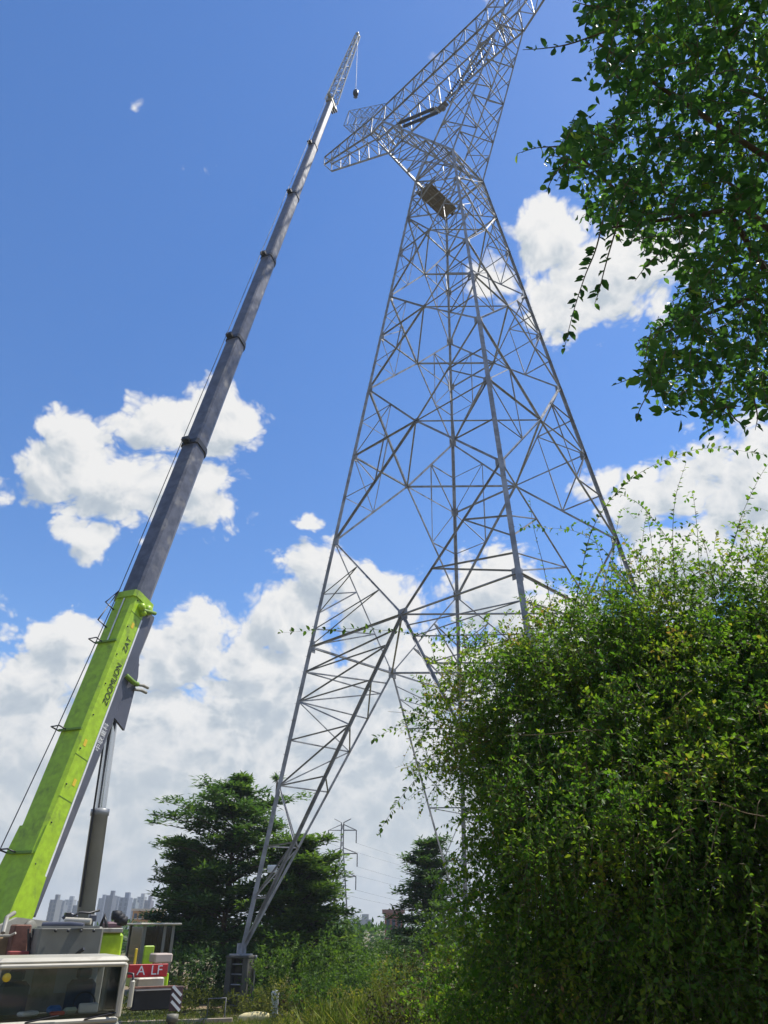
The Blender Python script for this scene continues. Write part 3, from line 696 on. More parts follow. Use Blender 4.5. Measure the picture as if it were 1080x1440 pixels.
# ---- superstructure (turns with the boom)
SX = (BR, HD, UPV)
def sp(r_, h_, z_): return Vector((PIV.x, PIV.y, 0)) + BR * r_ + HD * h_ + Vector((0, 0, z_))
for k in (-1, 1):
    pts = [(-3.4, 1.75), (3.6, 1.75), (3.6, 2.75), (2.6, 3.05), (.6, 3.42), (-.5, 3.5), (-1.6, 3.1), (-3.4, 2.9)]
    mb = MB(); A = [sp(k * .62, a, z) for a, z in pts]; Bv = [sp(k * .74, a, z) for a, z in pts]; nn = len(pts)
    mb.add(A + Bv, [tuple(range(nn)), tuple(range(2 * nn - 1, nn - 1, -1))] + [(i, nn + i, nn + (i + 1) % nn, (i + 1) % nn) for i in range(nn)]); mb.build('turntable_side_plate', GREYL, crane)
    mb = MB(); mb.lathe([(0, 0), (.24, 0), (.2, .08), (0, .08)], sp(k * .74, 0, 3.22), BR * k, 14); mb.build('pivot_boss', GREY, crane)
mb = MB(); mb.box(sp(0, 0, 1.72), (2.2, 6.6, .3), SX, .04); mb.build('turntable_deck', GREY, crane)
mb = MB(); mb.lathe([(0, 1.35), (1.1, 1.35), (1.1, 1.57), (0, 1.57)], Vector((PIV.x, PIV.y, 0)), UPV, 28); mb.build('slewing_ring', DARK, crane)
for i in range(3):
    mb = MB(); mb.box(sp(-.2, -3.7 - .02 * i, 1.75 + i * .5), (2.7, 1.1, .47), SX, .05); mb.build('counterweight_slab', GREY, crane)
mb = MB(); mb.lathe([(0, -.45), (.42, -.45), (.42, -.4), (.3, -.38), (.3, .38), (.42, .4), (.42, .45), (0, .45)], sp(0, -2.1, 2.9), BR, 18); mb.build('winch_drum', DARK, crane)
# machinery housings seen between the carrier's cab and the boom foot
def pbox(name, x0, y0, x1, y1, depth, thick, m, ax=None, bev=.03, par=None):
    """a real box whose near face covers a photo rectangle at a given distance"""
    X = (ax or SX)[0]; A = at(x0, y0, depth); Bq = at(x1, y1, depth); c = at((x0 + x1) / 2, (y0 + y1) / 2, depth)
    wv = Vector((Bq.x - A.x, 0, 0)).length; hv = abs(Bq.z - A.z) + abs(Bq.y - A.y) * .0
    f = Vector((c.x, c.y, 0)).normalized(); a2 = ax or (Vector((f.y, -f.x, 0)), f, UPV)
    mb = MB(); mb.box(c + a2[1] * thick / 2, (wv, thick, hv), a2, bev); return mb.build(name, m, par or crane)
CARR = (TX, TR, UPV)
pbox('power_pack_cover', 54, 1303, 141, 1362, 17.6, 1.2, GREY, CARR, .05)
for (xa, ya, xb, yb) in ((72, 1334, 84, 1343), (106, 1343, 118, 1334)):
    mb = MB(); mb.tube([at(xa, ya, 17.5), at(xb, yb, 17.5)], .045, 6); mb.build('cover_handle', BLACK, crane)
mb = MB(); mb.tube([at(60, 1301, 17.9), at(100, 1300, 17.9), at(118, 1302, 17.9)], .07, 7); mb.build('hydraulic_pipe', SLATE, crane)
mb = MB(); mb.tube([at(92, 1294, 18.2), at(128, 1296, 18.2)], .075, 7); mb.build('hydraulic_pipe', CREAM, crane)
pbox('stowage_box', 16, 1300, 38, 1362, 18.2, .9, RUST, CARR, .03)
for i in range(4): pbox('timber_block', 15 + i % 2, 1338 + i * 6, 40 - i, 1343 + i * 6, 17.5 - .1 * i, .5, RUST if i % 2 else mat('red_oxide', (.34, .07, .06), .7), CARR, .01)
pbox('stowage_box', -30, 1318, 8, 1370, 18.4, .9, mat('ochre', (.25, .17, .09), .7, 0, .3, .2, 3), CARR, .03)
pbox('fuel_tank', 137, 1312, 172, 1347, 19.0, 1.0, LIME, CARR, .06)
pbox('tank_lid', 142, 1305, 173, 1312, 19.1, .9, GREYL, CARR, .02)
pbox('tank_step', 150, 1349, 176, 1356, 18.6, .5, YEL, CARR, .02)
mb = MB()
for k in range(3): mb.lathe([(0, -.12), (.11, -.12), (.13, 0), (.11, .12), (0, .12)], at(164 + k * 4, 1287 + 4 * k, 19.6), TX, 10)
mb.build('hose_coil', DARK, crane)
mb = MB(); mb.tube([at(142, 1302, 19.3), at(147, 1286, 19.3), at(150, 1304, 19.3)], .05, 6); mb.build('hydraulic_pipe', BLACK, crane)
pbox('air_filter', 150, 1296, 172, 1306, 19.8, .5, mat('dull_purple', (.16, .09, .11), .6), CARR, .05)
for i in range(7):
    a_ = at(40 + i * 2.2, 1306 + (i % 3) * 6, 17.9 + .05 * i); mb = MB(); mb.tube([a_, a_ + TX * .05 + Vector((0, 0, -.25)), a_ + TX * (.12 + .03 * i) + Vector((0, 0, -.6)), a_ + TX * .1 + Vector((0, 0, -.95))], .022, 5); mb.build('hydraulic_hose', BLACK, crane)
for i in range(5):
    mb = MB(); mb.lathe([(0, -.02), (.035, -.02), (.035, .03), (0, .03)], at(60 + i * 18, 1309, 17.55), TR, 6); mb.build('cover_bolt', BLACK, crane)
mb = MB(); mb.tube([at(-20, 1316, 18.2), at(14, 1316, 18.2), at(22, 1312, 18.2)], .03, 6); mb.build('hand_rail', CREAM, crane)
mb = MB(); mb.tube([at(4, 1312, 18.0), at(10, 1290, 18.4), at(20, 1284, 18.8)], .06, 6); mb.build('frame_strut', GREYL, crane)
mb = MB(); mb.box(at(97, 1304, 17.65), (1.46, .06, .05), CARR); mb.build('cover_seam', GREYL, crane)
mb = MB(); mb.tube([at(100, 1290, 18.6), at(112, 1283, 18.7), at(126, 1284, 18.9), at(140, 1280, 19.1)], .03, 5); mb.build('hydraulic_hose', BLACK, crane)
mb = MB(); mb.tube([at(88, 1292, 18.6), at(96, 1284, 18.7), at(108, 1289, 18.9)], .045, 5); mb.build('hydraulic_hose', SLATE, crane)
pbox('valve_block', 92, 1283, 100, 1292, 18.6, .2, BLACK, CARR, .01)
pbox('valve_block', 126, 1286, 136, 1296, 19.0, .25, SLATE, CARR, .02)
# operator's cabin
OC = at(219, 1345, 21.6); OX = CARR
cw, cdp, ch_ = .98, 1.7, 1.62
oc = OC + TR * .85
def ob(r_, d_, z_): return Vector((oc.x, oc.y, 0)) + TX * r_ + TR * d_ + Vector((0, 0, z_))
zc0 = OC.z - .80
mb = MB(); mb.box(ob(.02, 0, zc0 + ch_ + .03), (cw + .30, cdp + .2, .06), OX, .02); mb.build('cabin_roof', CREAM, crane)
mb = MB(); mb.box(ob(0, 0, zc0 + .2), (cw, cdp, .4), OX, .05); mb.build('cabin_base', LIME, crane)
def glass_mat(name, tint):
    gm_ = bpy.data.materials.new(name); gm_.use_nodes = True; t = NB(gm_.node_tree); gn = gm_.node_tree.nodes; gn.remove(gn['Principled BSDF'])
    tr_ = t.node('ShaderNodeBsdfTransparent'); tr_.inputs[0].default_value = tint
    gl_ = t.node('ShaderNodeBsdfGlossy'); gl_.inputs['Roughness'].default_value = .03; fr = t.node('ShaderNodeFresnel'); fr.inputs[0].default_value = 1.5
    mx = t.node('ShaderNodeMixShader'); t.l.new(fr.outputs[0], mx.inputs[0]); t.l.new(tr_.outputs[0], mx.inputs[1]); t.l.new(gl_.outputs[0], mx.inputs[2]); t.l.new(mx.outputs[0], gn['Material Output'].inputs[0])
    return gm_
glass = glass_mat('clear_glass', (.92, .95, .95, 1))
dglass = glass_mat('dark_glass', (.42, .46, .47, 1))
for r_, d_ in ((-1, -1), (-1, 1), (1, -1), (1, 1), (.4, -1)):
    mb = MB(); mb.box(ob(r_ * (cw / 2 - .05), d_ * (cdp / 2 - .05), zc0 + .4 + (ch_ - .4) / 2), (.09, .085, ch_ - .4), OX); mb.build('cabin_pillar', GREY, crane)
for d_ in (-1, 1):
    mb = MB(); mb.box(ob(0, d_ * (cdp / 2 - .045), zc0 + 1.0), (cw - .1, .012, 1.16), OX); mb.build('cabin_window', dglass, crane)
for r_ in (-1, 1):
    mb = MB(); mb.box(ob(r_ * (cw / 2 - .045), 0, zc0 + 1.0), (.012, cdp - .2, 1.16), OX); mb.build('cabin_window', dglass, crane)
mb = MB(); mb.box(ob(-.1, .1, zc0 + .72), (.5, .5, .12), OX, .04); mb.box(ob(-.1, .36, zc0 + 1.05), (.5, .12, .66), OX, .04); mb.build('operator_seat', DARK, crane)
mb = MB(); mb.box(ob(-.12, -.5, zc0 + .75), (.4, .2, .5), OX, .03); mb.build('control_console', BLACK, crane)
# ---- carrier
def cp(r_, d_, z_): return Vector((CX0.x, CX0.y, 0)) + TX * r_ + TR * d_ + Vector((0, 0, z_))
ZT = CX0.z
mb = MB(); mb.box(cp(0, 8.3, 1.2), (1.5, 13.2, .6), CARR, .05); mb.build('chassis', DARK, crane)
mb = MB(); mb.box(cp(0, 9.4, 1.56), (2.9, 11.0, .1), CARR, .02); mb.build('deck', GREY, crane)
for i, d_ in enumerate((1.3, 2.8, 6.6, 8.1, 11.2, 12.7)):
    for k in (-1, 1):
        wc = cp(k * 1.18, d_, .66); wh = MB(); wh.lathe([(.34, -.2), (.58, -.2), (.66, -.13), (.66, .13), (.58, .2), (.34, .2), (.34, -.2)], wc, TX, 22); wheel = wh.build('wheel', DARK, crane)
        rm = MB(); rm.lathe([(0, .05), (.12, .1), (.16, .02), (.3, -.02), (.34, .17), (.36, .17), (.36, -.17), (0, -.17)], wc, TX * k, 18); rm.build('rim', GREYL, wheel)
# driving cab: rounded shell with a wide windscreen
cwid, cdep = 2.34, 1.9
zb0, zb1, zs0 = .75, ZT + .03, ZT - .86
mb = MB(); mb.box(cp(0, cdep / 2 + .02, (zb0 + zs0) / 2), (cwid, cdep, zs0 - zb0), CARR, .08); cab_l = mb.build('cab_lower', mat('cab_olive', (.22, .23, .19), .45, 0, .4, .08, 2, dirt=(.15, .13, .1)), crane)
mb = MB(); mb.box(cp(0, cdep / 2 + .05, zb1 + .035), (cwid + .02, cdep - .02, .13), CARR, .06); mb.build('cab_roof', CREAM, crane)
mb = MB()
mb.box(cp(0, cdep, (zs0 + zb1) / 2), (cwid, .08, zb1 - zs0), CARR, .03)
mb.build('cab_rear_wall', GREYL, crane)
for k_, wq in ((-.62, .8), (.62, .8)):
    mb = MB(); mb.box(cp(k_, cdep - .046, ZT - .33), (wq, .012, .42), CARR, .005); mb.build('rear_window', mat('window_grey', (.30, .34, .37), .25), crane)
for k in (-1, 1):
    mb = MB(); mb.box(cp(k * (cwid / 2 - .06), .10, (zs0 + zb1) / 2), (.11, .14, zb1 - zs0), CARR, .035); mb.build('windscreen_pillar', CREAM, crane)
    mb = MB(); mb.box(cp(k * (cwid / 2 - .04), cdep - .35, (zs0 + zb1) / 2), (.07, .12, zb1 - zs0), CARR); mb.build('door_pillar', CREAM, crane)
    mb = MB(); mb.box(cp(k * (cwid / 2 - .03), cdep / 2 - .05, (zs0 + zb1) / 2), (.012, cdep - .6, zb1 - zs0 - .05), CARR); mb.build('side_window', glass, crane)
    mb = MB(); mb.tube([cp(k * (cwid / 2), .1, ZT - .15), cp(k * (cwid / 2 + .09), -.04, ZT - .16), cp(k * (cwid / 2 + .10), -.05, ZT - .3)], .022, 6); arm = mb.build('mirror_arm', BLACK, crane)
    mb = MB(); mb.box(cp(k * (cwid / 2 + .10), -.05, ZT - .48), (.09, .07, .46), CARR, .03); mb.build('mirror', CREAM if k > 0 else BLACK, crane)
mb = MB(); mb.box(cp(0, .07, zs0 - .01), (cwid - .1, .13, .09), CARR, .03); mb.build('windscreen_sill', CREAM, crane)
mb = MB(); mb.box(cp(0, .06, ZT - .0), (cwid - .1, .1, .075), CARR, .025); mb.build('windscreen_header', CREAM, crane)
mb = MB(); mb.box(cp(0, .075, (zs0 + ZT) / 2), (cwid - .2, .012, ZT - zs0 - .06), CARR); mb.build('windscreen', glass, crane)
mb = MB(); mb.box(cp(0, .42, zs0 + .03), (cwid - .25, .6, .12), CARR, .04); mb.build('dashboard', BLACK, crane)
for k in (-.62, .62):
    mb = MB(); mb.box(cp(k, 1.25, zs0 + .2), (.55, .2, .75), CARR, .08); mb.box(cp(k, 1.2, zs0 + .68), (.28, .14, .22), CARR, .05); mb.build('cab_seat', mat('seat_blue', (.05, .07, .11), .9), crane)
mb = MB(); mb.tube([cp(.62 + .2 * math.cos(a), .75 + .06 * math.sin(a), zs0 + .2 + .19 * math.sin(a)) for a in np.linspace(0, 6.28, 17)], .018, 6); mb.build('steering_wheel', BLACK, crane)
for k in (-.5, .5):
    mb = MB(); mb.tube([cp(k, .0, zs0 + .02), cp(k + .55, -.01, zs0 + .10)], .014, 5); mb.build('wiper', BLACK, crane)
mb = MB(); mb.lathe([(0, -.02), (.07, -.02), (.07, .02), (0, .02)], cp(-cwid / 2 + .22, .05, ZT - .16), TR, 12); st_ = mb.build('windscreen_sticker', YEL, crane)
# outriggers, number board, striped plate
mb = MB(); mb.box(cp(2.35, 4.2, 1.05), (2.6, .34, .34), CARR, .02); mb.box(cp(-2.35, 4.2, 1.05), (2.6, .34, .34), CARR, .02); mb.build('outrigger_beam', DARK, crane)
for k in (-1, 1):
    mb = MB(); mb.lathe([(0, .06), (.3, .06), (.3, .12), (.1, .14), (.1, 1.3), (.14, 1.3), (.14, 1.45), (0, 1.45)], cp(k * 3.5, 4.2, 0), UPV, 16); mb.build('outrigger_jack', GREY, crane)
# stripes: real bars on a plate, in the place of the photograph's hazard board
hc_ = at(248, 1404, 17.2); hx = (TX, TR, UPV)
mb = MB(); mb.box(hc_ + TR * .02, (.30, .03, .50), hx, .01); pl = mb.build('hazard_plate', mat('hazard_brown', (.09, .05, .05), .6), crane)
for i in range(3):
    c = hc_ + Vector((0, 0, -.15 + .15 * i)); mb = MB(); q = Vector((TX.x, TX.y, -.85)).normalized()
    mb.box(c, (.30, .012, .06), (q, TR, q.cross(TR))); mb.build('stripe', WHITE, pl)
pbox('outrigger_box', 188, 1392, 242, 1420, 17.4, .5, DARK, CARR, .02)
pbox('outrigger_rail', 190, 1387, 250, 1390, 17.35, .12, RUST, CARR, .005)
pbox('pale_locker', 193, 1375, 231, 1391, 19.0, .8, CREAM, CARR, .03)
rb = pbox('red_board', 181, 1356, 236, 1374, 18.8, .06, RED, CARR, .01); rb['label'] = 'red board with white lettering'
lo0 = at(208.5, 1365, 18.8); text('A', .30, lo0 - TX * .30 - TR * .012, TX, UPV, WHITE, crane, sx=1.1); text('LF', .30, lo0 + TX * .06 - TR * .012, TX, UPV, WHITE, crane, sx=1.1)
pbox('cabin_side_panel', 202, 1330, 216, 1356, 21.0, .1, LIME, CARR, .02)
pbox('yellow_rail', 189, 1334, 192, 1362, 19.6, .06, YEL, CARR, .01)
pbox('pale_locker', 218, 1341, 243, 1354, 20.2, .6, mat('dusty_pink', (.46, .38, .33), .7), CARR, .03)
# loose things behind the windscreen
def loose(name, label, cat, c, dims, m, rz=0., bev=.01):
    X = Vector((math.cos(rz), math.sin(rz), 0)); X = TX * math.cos(rz) + TR * math.sin(rz); Y = UPV.cross(X)
    mb = MB(); mb.box(c, dims, (X, Y, UPV), bev); o = mb.build(name, m, None, c - Vector((0, 0, dims[2] / 2))); return tag(o, label, cat)
DZ = zs0 + .09
loose('folded_cloth', 'blue folded cloth on the dashboard behind the windscreen', 'cloth', cp(.02, .38, DZ + .07), (.24, .18, .14), BLUE, .3, .04)
loose('tissue_pack', 'white patterned tissue pack on the dashboard beside the blue cloth', 'tissue pack', cp(.62, .36, DZ + .075), (.34, .16, .15), PAPER, -.1, .02)
loose('crumpled_paper', 'crumpled white paper lying flat on the dashboard', 'paper', cp(-.42, .36, DZ + .035), (.34, .2, .07), PAPER, .5, .02)
loose('drink_bottle', 'pale greenish bottle lying on the dashboard by the tissue pack', 'bottle', cp(.30, .36, DZ + .05), (.28, .10, .10), mat('bottle_pale', (.5, .58, .45), .3), .2, .045)
loose('red_rag', 'red rag hanging at the edge of the dashboard', 'rag', cp(.05, .20, DZ + .03), (.26, .1, .06), RED, 0., .02)
loose('round_gauge', 'round grey ball-like gauge at the end of the dashboard', 'gauge', cp(-.98, .34, DZ + .06), (.16, .14, .12), GREYL, 0., .05)

# ================================================================== foliage builders
def tube_branch(mb, A, B, r0, r1, wob=.12, n=5, k=7):
    A = Vector(A); B = Vector(B); L = (B - A).length; pts = []
    for i in range(n + 1):
        q = i / n; pts.append(A.lerp(B, q) + Vector((random.gauss(0, wob), random.gauss(0, wob), random.gauss(0, wob * .6))) * (L * .25) * math.sin(math.pi * q))
    mb.tube(pts, [r0 + (r1 - r0) * i / n for i in range(n + 1)], k, False); return pts
def blob_points(blobs, per_area, shell=(.62, 1.03)):
    Ps, Ds = [], []
    for (c, rx, ry, rz, dn) in blobs:
        n = int(per_area * dn * (rx * ry + ry * rz + rx * rz) * 4.2)
        d = norm(RNG.normal(size=(n, 3))); rad = RNG.uniform(shell[0], shell[1], n) * (1 + .10 * np.sin(d[:, 0] * 9 + c[0]) * np.sin(d[:, 1] * 8 + c[1]) * np.sin(d[:, 2] * 9))
        Ps.append(np.array(c) + d * rad[:, None] * np.array([rx, ry, rz])); Ds.append(d)
    return np.concatenate(Ps), np.concatenate(Ds)
def leafy(name, label, cat, foot, blobs, per_area, K, slen, leafL, leafW, m, tbase=.45, group=None, droop=.4, fine=False, trunk_r=.12, stems=0, shell=(.62, 1.03), trunk=True, upbias=.3, limbs=6):
    o = thing(name, foot, label, cat, group)
    P, D = blob_points(blobs, per_area, shell)
    D = norm(D + RNG.normal(size=D.shape) * .55 + np.array([0, 0, .25]))
    p, d, nn_, L, Wd, pos = shoots(P, D, slen * RNG.uniform(.5, 1.3, len(P)), K, leafL, leafW, droop, 1.0, upbias)
    ok = p[:, 2] > .05
    p, d, nn_, L, Wd = p[ok], d[ok], nn_[ok], L[ok], Wd[ok]
    me = leaf_mesh('crown', p, d, nn_, L, Wd, tint_of(p, tbase), m, fine)
    cr = link('crown', me, None, o); cr['kind'] = 'stuff'
    if trunk:
        f = Vector(foot); top = Vector(tuple(np.mean([b_[0] for b_ in blobs], 0)))
        mb = MB(); tp = tube_branch(mb, f - Vector((0, 0, .1)), top, trunk_r, trunk_r * .45, .1, 6, 8); mb.build('trunk', BARK, o)
        mb = MB()
        for b_ in blobs[:limbs * 3]: tube_branch(mb, tp[random.randint(2, 5)], Vector(b_[0]), trunk_r * .4, trunk_r * .1, .15, 4, 5)
        mb.build('limbs', BARK, o)
    if stems:
        mb = MB(); stems_mesh(mb, P, pos, stems, 1); s_ = mb.build('twigs', TWIG, o); s_['kind'] = 'stuff'
    return o
def circ(px, py, r, depth, dn=1., fy=1., fz=1.):
    c = at(px, py, depth); R_ = r * depth / FPX; return (tuple(c), R_, R_ * fy, R_ * fz, dn)

# ---- vine thicket on the right
VB = [(735,985,70,9.6),(800,945,78,9.2),(880,915,84,8.8),(960,905,86,8.4),(1050,905,95,8.2),(1160,930,120,8.0),
      (700,1060,62,9.6),(770,1070,95,9.0),(860,1040,125,8.4),(980,1020,140,7.9),(1090,1010,150,7.6),(1220,1050,170,7.4),
      (735,1160,70,9.0),(820,1170,130,8.2),(940,1170,150,7.6),(1070,1150,160,7.2),(1230,1220,180,7.0),
      (720,1275,80,8.4),(810,1310,125,7.8),(920,1320,150,7.2),(1060,1310,165,6.8),(1200,1400,180,6.6),
      (690,1370,72,8.2),(640,1420,58,8.4),(770,1430,115,7.4),(880,1450,140,6.8),(1030,1460,160,6.4),(700,1480,80,7.8),(940,1580,190,6.6),(780,1560,120,7.0),(1120,1600,200,6.4)]
VB = [(x, y, r, d + (max(0, (1230 - y) / 400) * 2.2 if y < 1230 else (y - 1230) / 200 * 1.5)) for x, y, r, d in VB]
vblobs = [circ(x, y, r, d, 1., .95) for x, y, r, d in VB]
for i in range(64):
    b_ = random.choice(VB[:22]); a_ = random.uniform(0, 6.28); rr_ = random.uniform(.2, .85) * b_[2]
    x_, y_ = b_[0] + rr_ * math.cos(a_), b_[1] + rr_ * math.sin(a_) * .8
    vblobs.append(circ(x_, y_, random.uniform(20, 40), b_[3] - (b_[2] * b_[3] / FPX) * random.uniform(.75, 1.05) * math.sqrt(1 - (rr_ / b_[2]) ** 2), 1.1, .9))
vfoot = at(930, 1400, 8.6); vfoot = (vfoot.x, vfoot.y, ground_z(vfoot.x, vfoot.y))
thk = leafy('vine_thicket', 'huge tangled green vine thicket with long arching shoots filling the bank', 'thicket', vfoot, vblobs, 60, 11, .38, .062, .036, LEAF_VINE, .5, droop=.35, fine=False, trunk_r=.10, stems=.0035, shell=(.70, 1.05), limbs=7)
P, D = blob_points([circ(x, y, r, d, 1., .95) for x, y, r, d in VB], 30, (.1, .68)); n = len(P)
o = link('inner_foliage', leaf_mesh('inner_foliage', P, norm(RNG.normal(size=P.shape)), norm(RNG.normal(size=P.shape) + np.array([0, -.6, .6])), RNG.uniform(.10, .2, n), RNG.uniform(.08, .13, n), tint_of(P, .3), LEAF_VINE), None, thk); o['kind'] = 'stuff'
# thin leafy veil along the left edge and top
veil = [(640,1000,58,9.8,.42),(630,1070,50,9.8,.30),(650,940,48,9.8,.32),(612,1010,36,9.9,.3),(612,1085,30,9.9,.25),(668,1240,36,9.0,.5),(690,915,44,9.6,.4),(760,885,46,9.3,.4),(840,850,44,8.9,.4),(905,815,46,8.6,.4),(960,810,44,8.4,.3),(1030,800,52,8.2,.35),(690,1120,36,9.4,.4),(1100,800,60,8.0,.4)]
P, D = blob_points([circ(x, y, r, d, dn) for x, y, r, d, dn in [(x, y, r, d + max(0, (1230 - y) / 400) * 2.0, dn) for x, y, r, d, dn in veil]], 60, (.1, 1.1)); D = norm(D + RNG.normal(size=D.shape) * .6 + np.array([0, 0, .3]))
p, d, nn_, L, Wd, pos = shoots(P, D, .4 * RNG.uniform(.5, 1.3, len(P)), 10, .066, .041, .3)
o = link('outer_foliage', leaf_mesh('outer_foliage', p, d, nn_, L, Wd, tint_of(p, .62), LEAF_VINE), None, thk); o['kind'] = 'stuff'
mb = MB(); stems_mesh(mb, P, pos, .0035); mb.build('twigs', TWIG, thk)['kind'] = 'stuff'
# single long shoots, each a part with its own leaves
VINE1 = [0]
LV = MB(); LV.add([(0, 0, 0), (.3, .4, .12), (.68, .36, .08), (1, 0, -.1), (.68, -.36, .08), (.3, -.4, .12)], [(0, 1, 2), (0, 2, 3), (0, 3, 4), (0, 4, 5)])
LVM = LV.mesh('vine_leaf'); LVM.materials.append(LEAF_VINE1)
LFM = LVM.copy(); LFM.materials.clear(); LFM.materials.append(LEAF_FICUS1)
def one_leaf(me, P, D, N, L, Wd, parent):
    D = Vector(D).normalized(); Y = Vector(N).cross(D).normalized(); Z = D.cross(Y)
    o = bpy.data.objects.new('leaf', me); COL.objects.link(o); o.parent = parent; Pq = Vector(P) - OFF[parent]
    o.matrix_local = Matrix(((D.x * L, Y.x * Wd, Z.x * L, Pq.x), (D.y * L, Y.y * Wd, Z.y * L, Pq.y), (D.z * L, Y.z * Wd, Z.z * L, Pq.z), (0, 0, 0, 1))); OFF[o] = OFF[parent]; return o
def catmull(pts, n):
    pts = [pts[0] * 2 - pts[1]] + pts + [pts[-1] * 2 - pts[-2]]; out = []
    for i in range(1, len(pts) - 2):
        p0, p1, p2, p3 = pts[i - 1:i + 3]
        for k in range(n):
            t_ = k / n; out.append(.5 * ((2 * p1) + (p2 - p0) * t_ + (2 * p0 - 5 * p1 + 4 * p2 - p3) * t_ ** 2 + (3 * p1 - p0 - 3 * p2 + p3) * t_ ** 3))
    out.append(pts[-2]); return out
single = [0]; extraL = [[], [], [], [], []]
def long_shoot(path, depth, leaf=.042, gap=.022, parent=thk, me=LVM, as_parts=True, wd=.62, r=.004, lim=300):
    pts = [at(x, y, depth + (dz[0] if dz else 0)) for x, y, *dz in path]; pts = catmull(pts, 8)
    mb = MB(); mb.tube(pts, [r * (1.2 - .9 * i / len(pts)) for i in range(len(pts))], 4, False); st = mb.build('shoot', TWIG, parent)
    acc = 0.; side = 1
    for a, b_ in zip(pts[:-1], pts[1:]):
        acc += (b_ - a).length
        while acc > gap:
            acc -= gap * random.uniform(.7, 1.4); side = -side; tg = (b_ - a).normalized()
            sd = Vector((random.gauss(0, 1), random.gauss(0, 1), random.gauss(0, 1))); sd = (sd - tg * sd.dot(tg)).normalized()
            Dv = tg * .5 + sd; Nv = Vector((random.gauss(0, .5), random.gauss(0, .5) - .3, 1)); L_ = leaf * random.uniform(.6, 1.2); P_ = b_.lerp(a, random.random())
            if as_parts and single[0] < lim: one_leaf(me, P_, Dv, Nv, L_, L_ * wd, parent); single[0] += 1
            else:
                for q, v_ in zip(extraL, (P_, Dv, Nv, L_, L_ * wd)): q.append(v_)
def flush_extra(parent, m, name):
    if not extraL[0]: return
    a = [np.array(q, dtype=float) for q in extraL]
    o = link(name, leaf_mesh(name, a[0], a[1], a[2], a[3], a[4], tint_of(a[0], .45), m, True), None, parent); o['kind'] = 'stuff'
    for q in extraL: q.clear()
long_shoot([(690, 905), (600, 893), (500, 884), (393, 890)], 9.40, 0.075, 0.032, lim=300)
long_shoot([(720, 935), (650, 950), (590, 1000), (520, 1044)], 9.20, 0.083, 0.025)
long_shoot([(660, 1040), (610, 1070), (565, 1120), (530, 1175)], 9.30, 0.083, 0.025)
long_shoot([(800, 900), (815, 820), (835, 740), (880, 680), (940, 645), (1000, 630), (1080, 640)], 8.20, 0.083, 0.030)
long_shoot([(1000, 830), (960, 790), (930, 745), (900, 710), (862, 690)], 8.20, 0.063, 0.025)
long_shoot([(950, 830), (946, 760), (950, 700), (965, 650)], 8.10, 0.060, 0.034)
long_shoot([(1010, 820), (1030, 770), (1045, 720), (1075, 660), (1110, 620)], 8.00, 0.075, 0.028)
long_shoot([(1060, 800), (1080, 750), (1110, 700)], 7.80, 0.075, 0.034)
long_shoot([(905, 850), (870, 800), (840, 765), (800, 745), (730, 742)], 8.60, 0.060, 0.034)
long_shoot([(780, 880), (765, 800), (750, 740), (745, 700)], 8.80, 0.045, 0.069)
long_shoot([(940, 850), (915, 800), (890, 770)], 8.40, 0.045, 0.057)
for i in range(34):
    x = random.uniform(640, 1080); y0 = 930 - (x - 640) * .34 + random.uniform(-10, 60); dx = random.uniform(-50, 40); hgt = random.uniform(50, 150) * (.6 if x < 800 else 1)
    long_shoot([(x, y0), (x + dx * .4, y0 - hgt * .6), (x + dx, y0 - hgt), (x + dx * 1.9, y0 - hgt * .9)], random.uniform(8.2, 9.8), .06, .036, as_parts=False, r=.003)
for i in range(46):      # shoots trailing down the shaded front
    x = random.uniform(660, 1080); y0 = random.uniform(1000, 1280); dx = random.uniform(-40, 40)
    long_shoot([(x, y0), (x + dx * .5, y0 + 10), (x + dx, y0 + 90), (x + dx * 1.2, y0 + random.uniform(130, 220))], random.uniform(5.4, 6.4) + (1080 - x) * .004, .05, .03, as_parts=False, r=.003)
flush_extra(thk, LEAF_VINE, 'shoot_foliage')
mb = MB()
for i in range(70):     # woody stems hanging and crossing over the face of the thicket
    bq = random.choice(VB[:17]); a_ = random.uniform(0, 6.28); rr_ = random.uniform(0, .7) * bq[2]; x, y = bq[0] + rr_ * math.cos(a_), bq[1] + rr_ * math.sin(a_)
    dq = bq[3] - bq[2] * bq[3] / FPX * 1.06 * math.sqrt(1 - (rr_ / bq[2]) ** 2); lx = random.gauss(0, 45); ly = random.uniform(-40, 80)
    pts = catmull([at(x, y, dq), at(x + lx * .4, y + ly * .3, dq - .10 + random.gauss(0, .08)), at(x + lx * .8, y + ly * .9, dq - .06 + random.gauss(0, .08)), at(x + lx * 1.3, y + ly * 1.1, dq + .12)], 4)
    mb.tube(pts, [.0055 * (1 - .6 * k / len(pts)) for k in range(len(pts))], 4, False)
mb.build('woody_stems', mat('woody_stem', (.20, .15, .09), .85, 0, .2, .3, 6), thk)['kind'] = 'stuff'

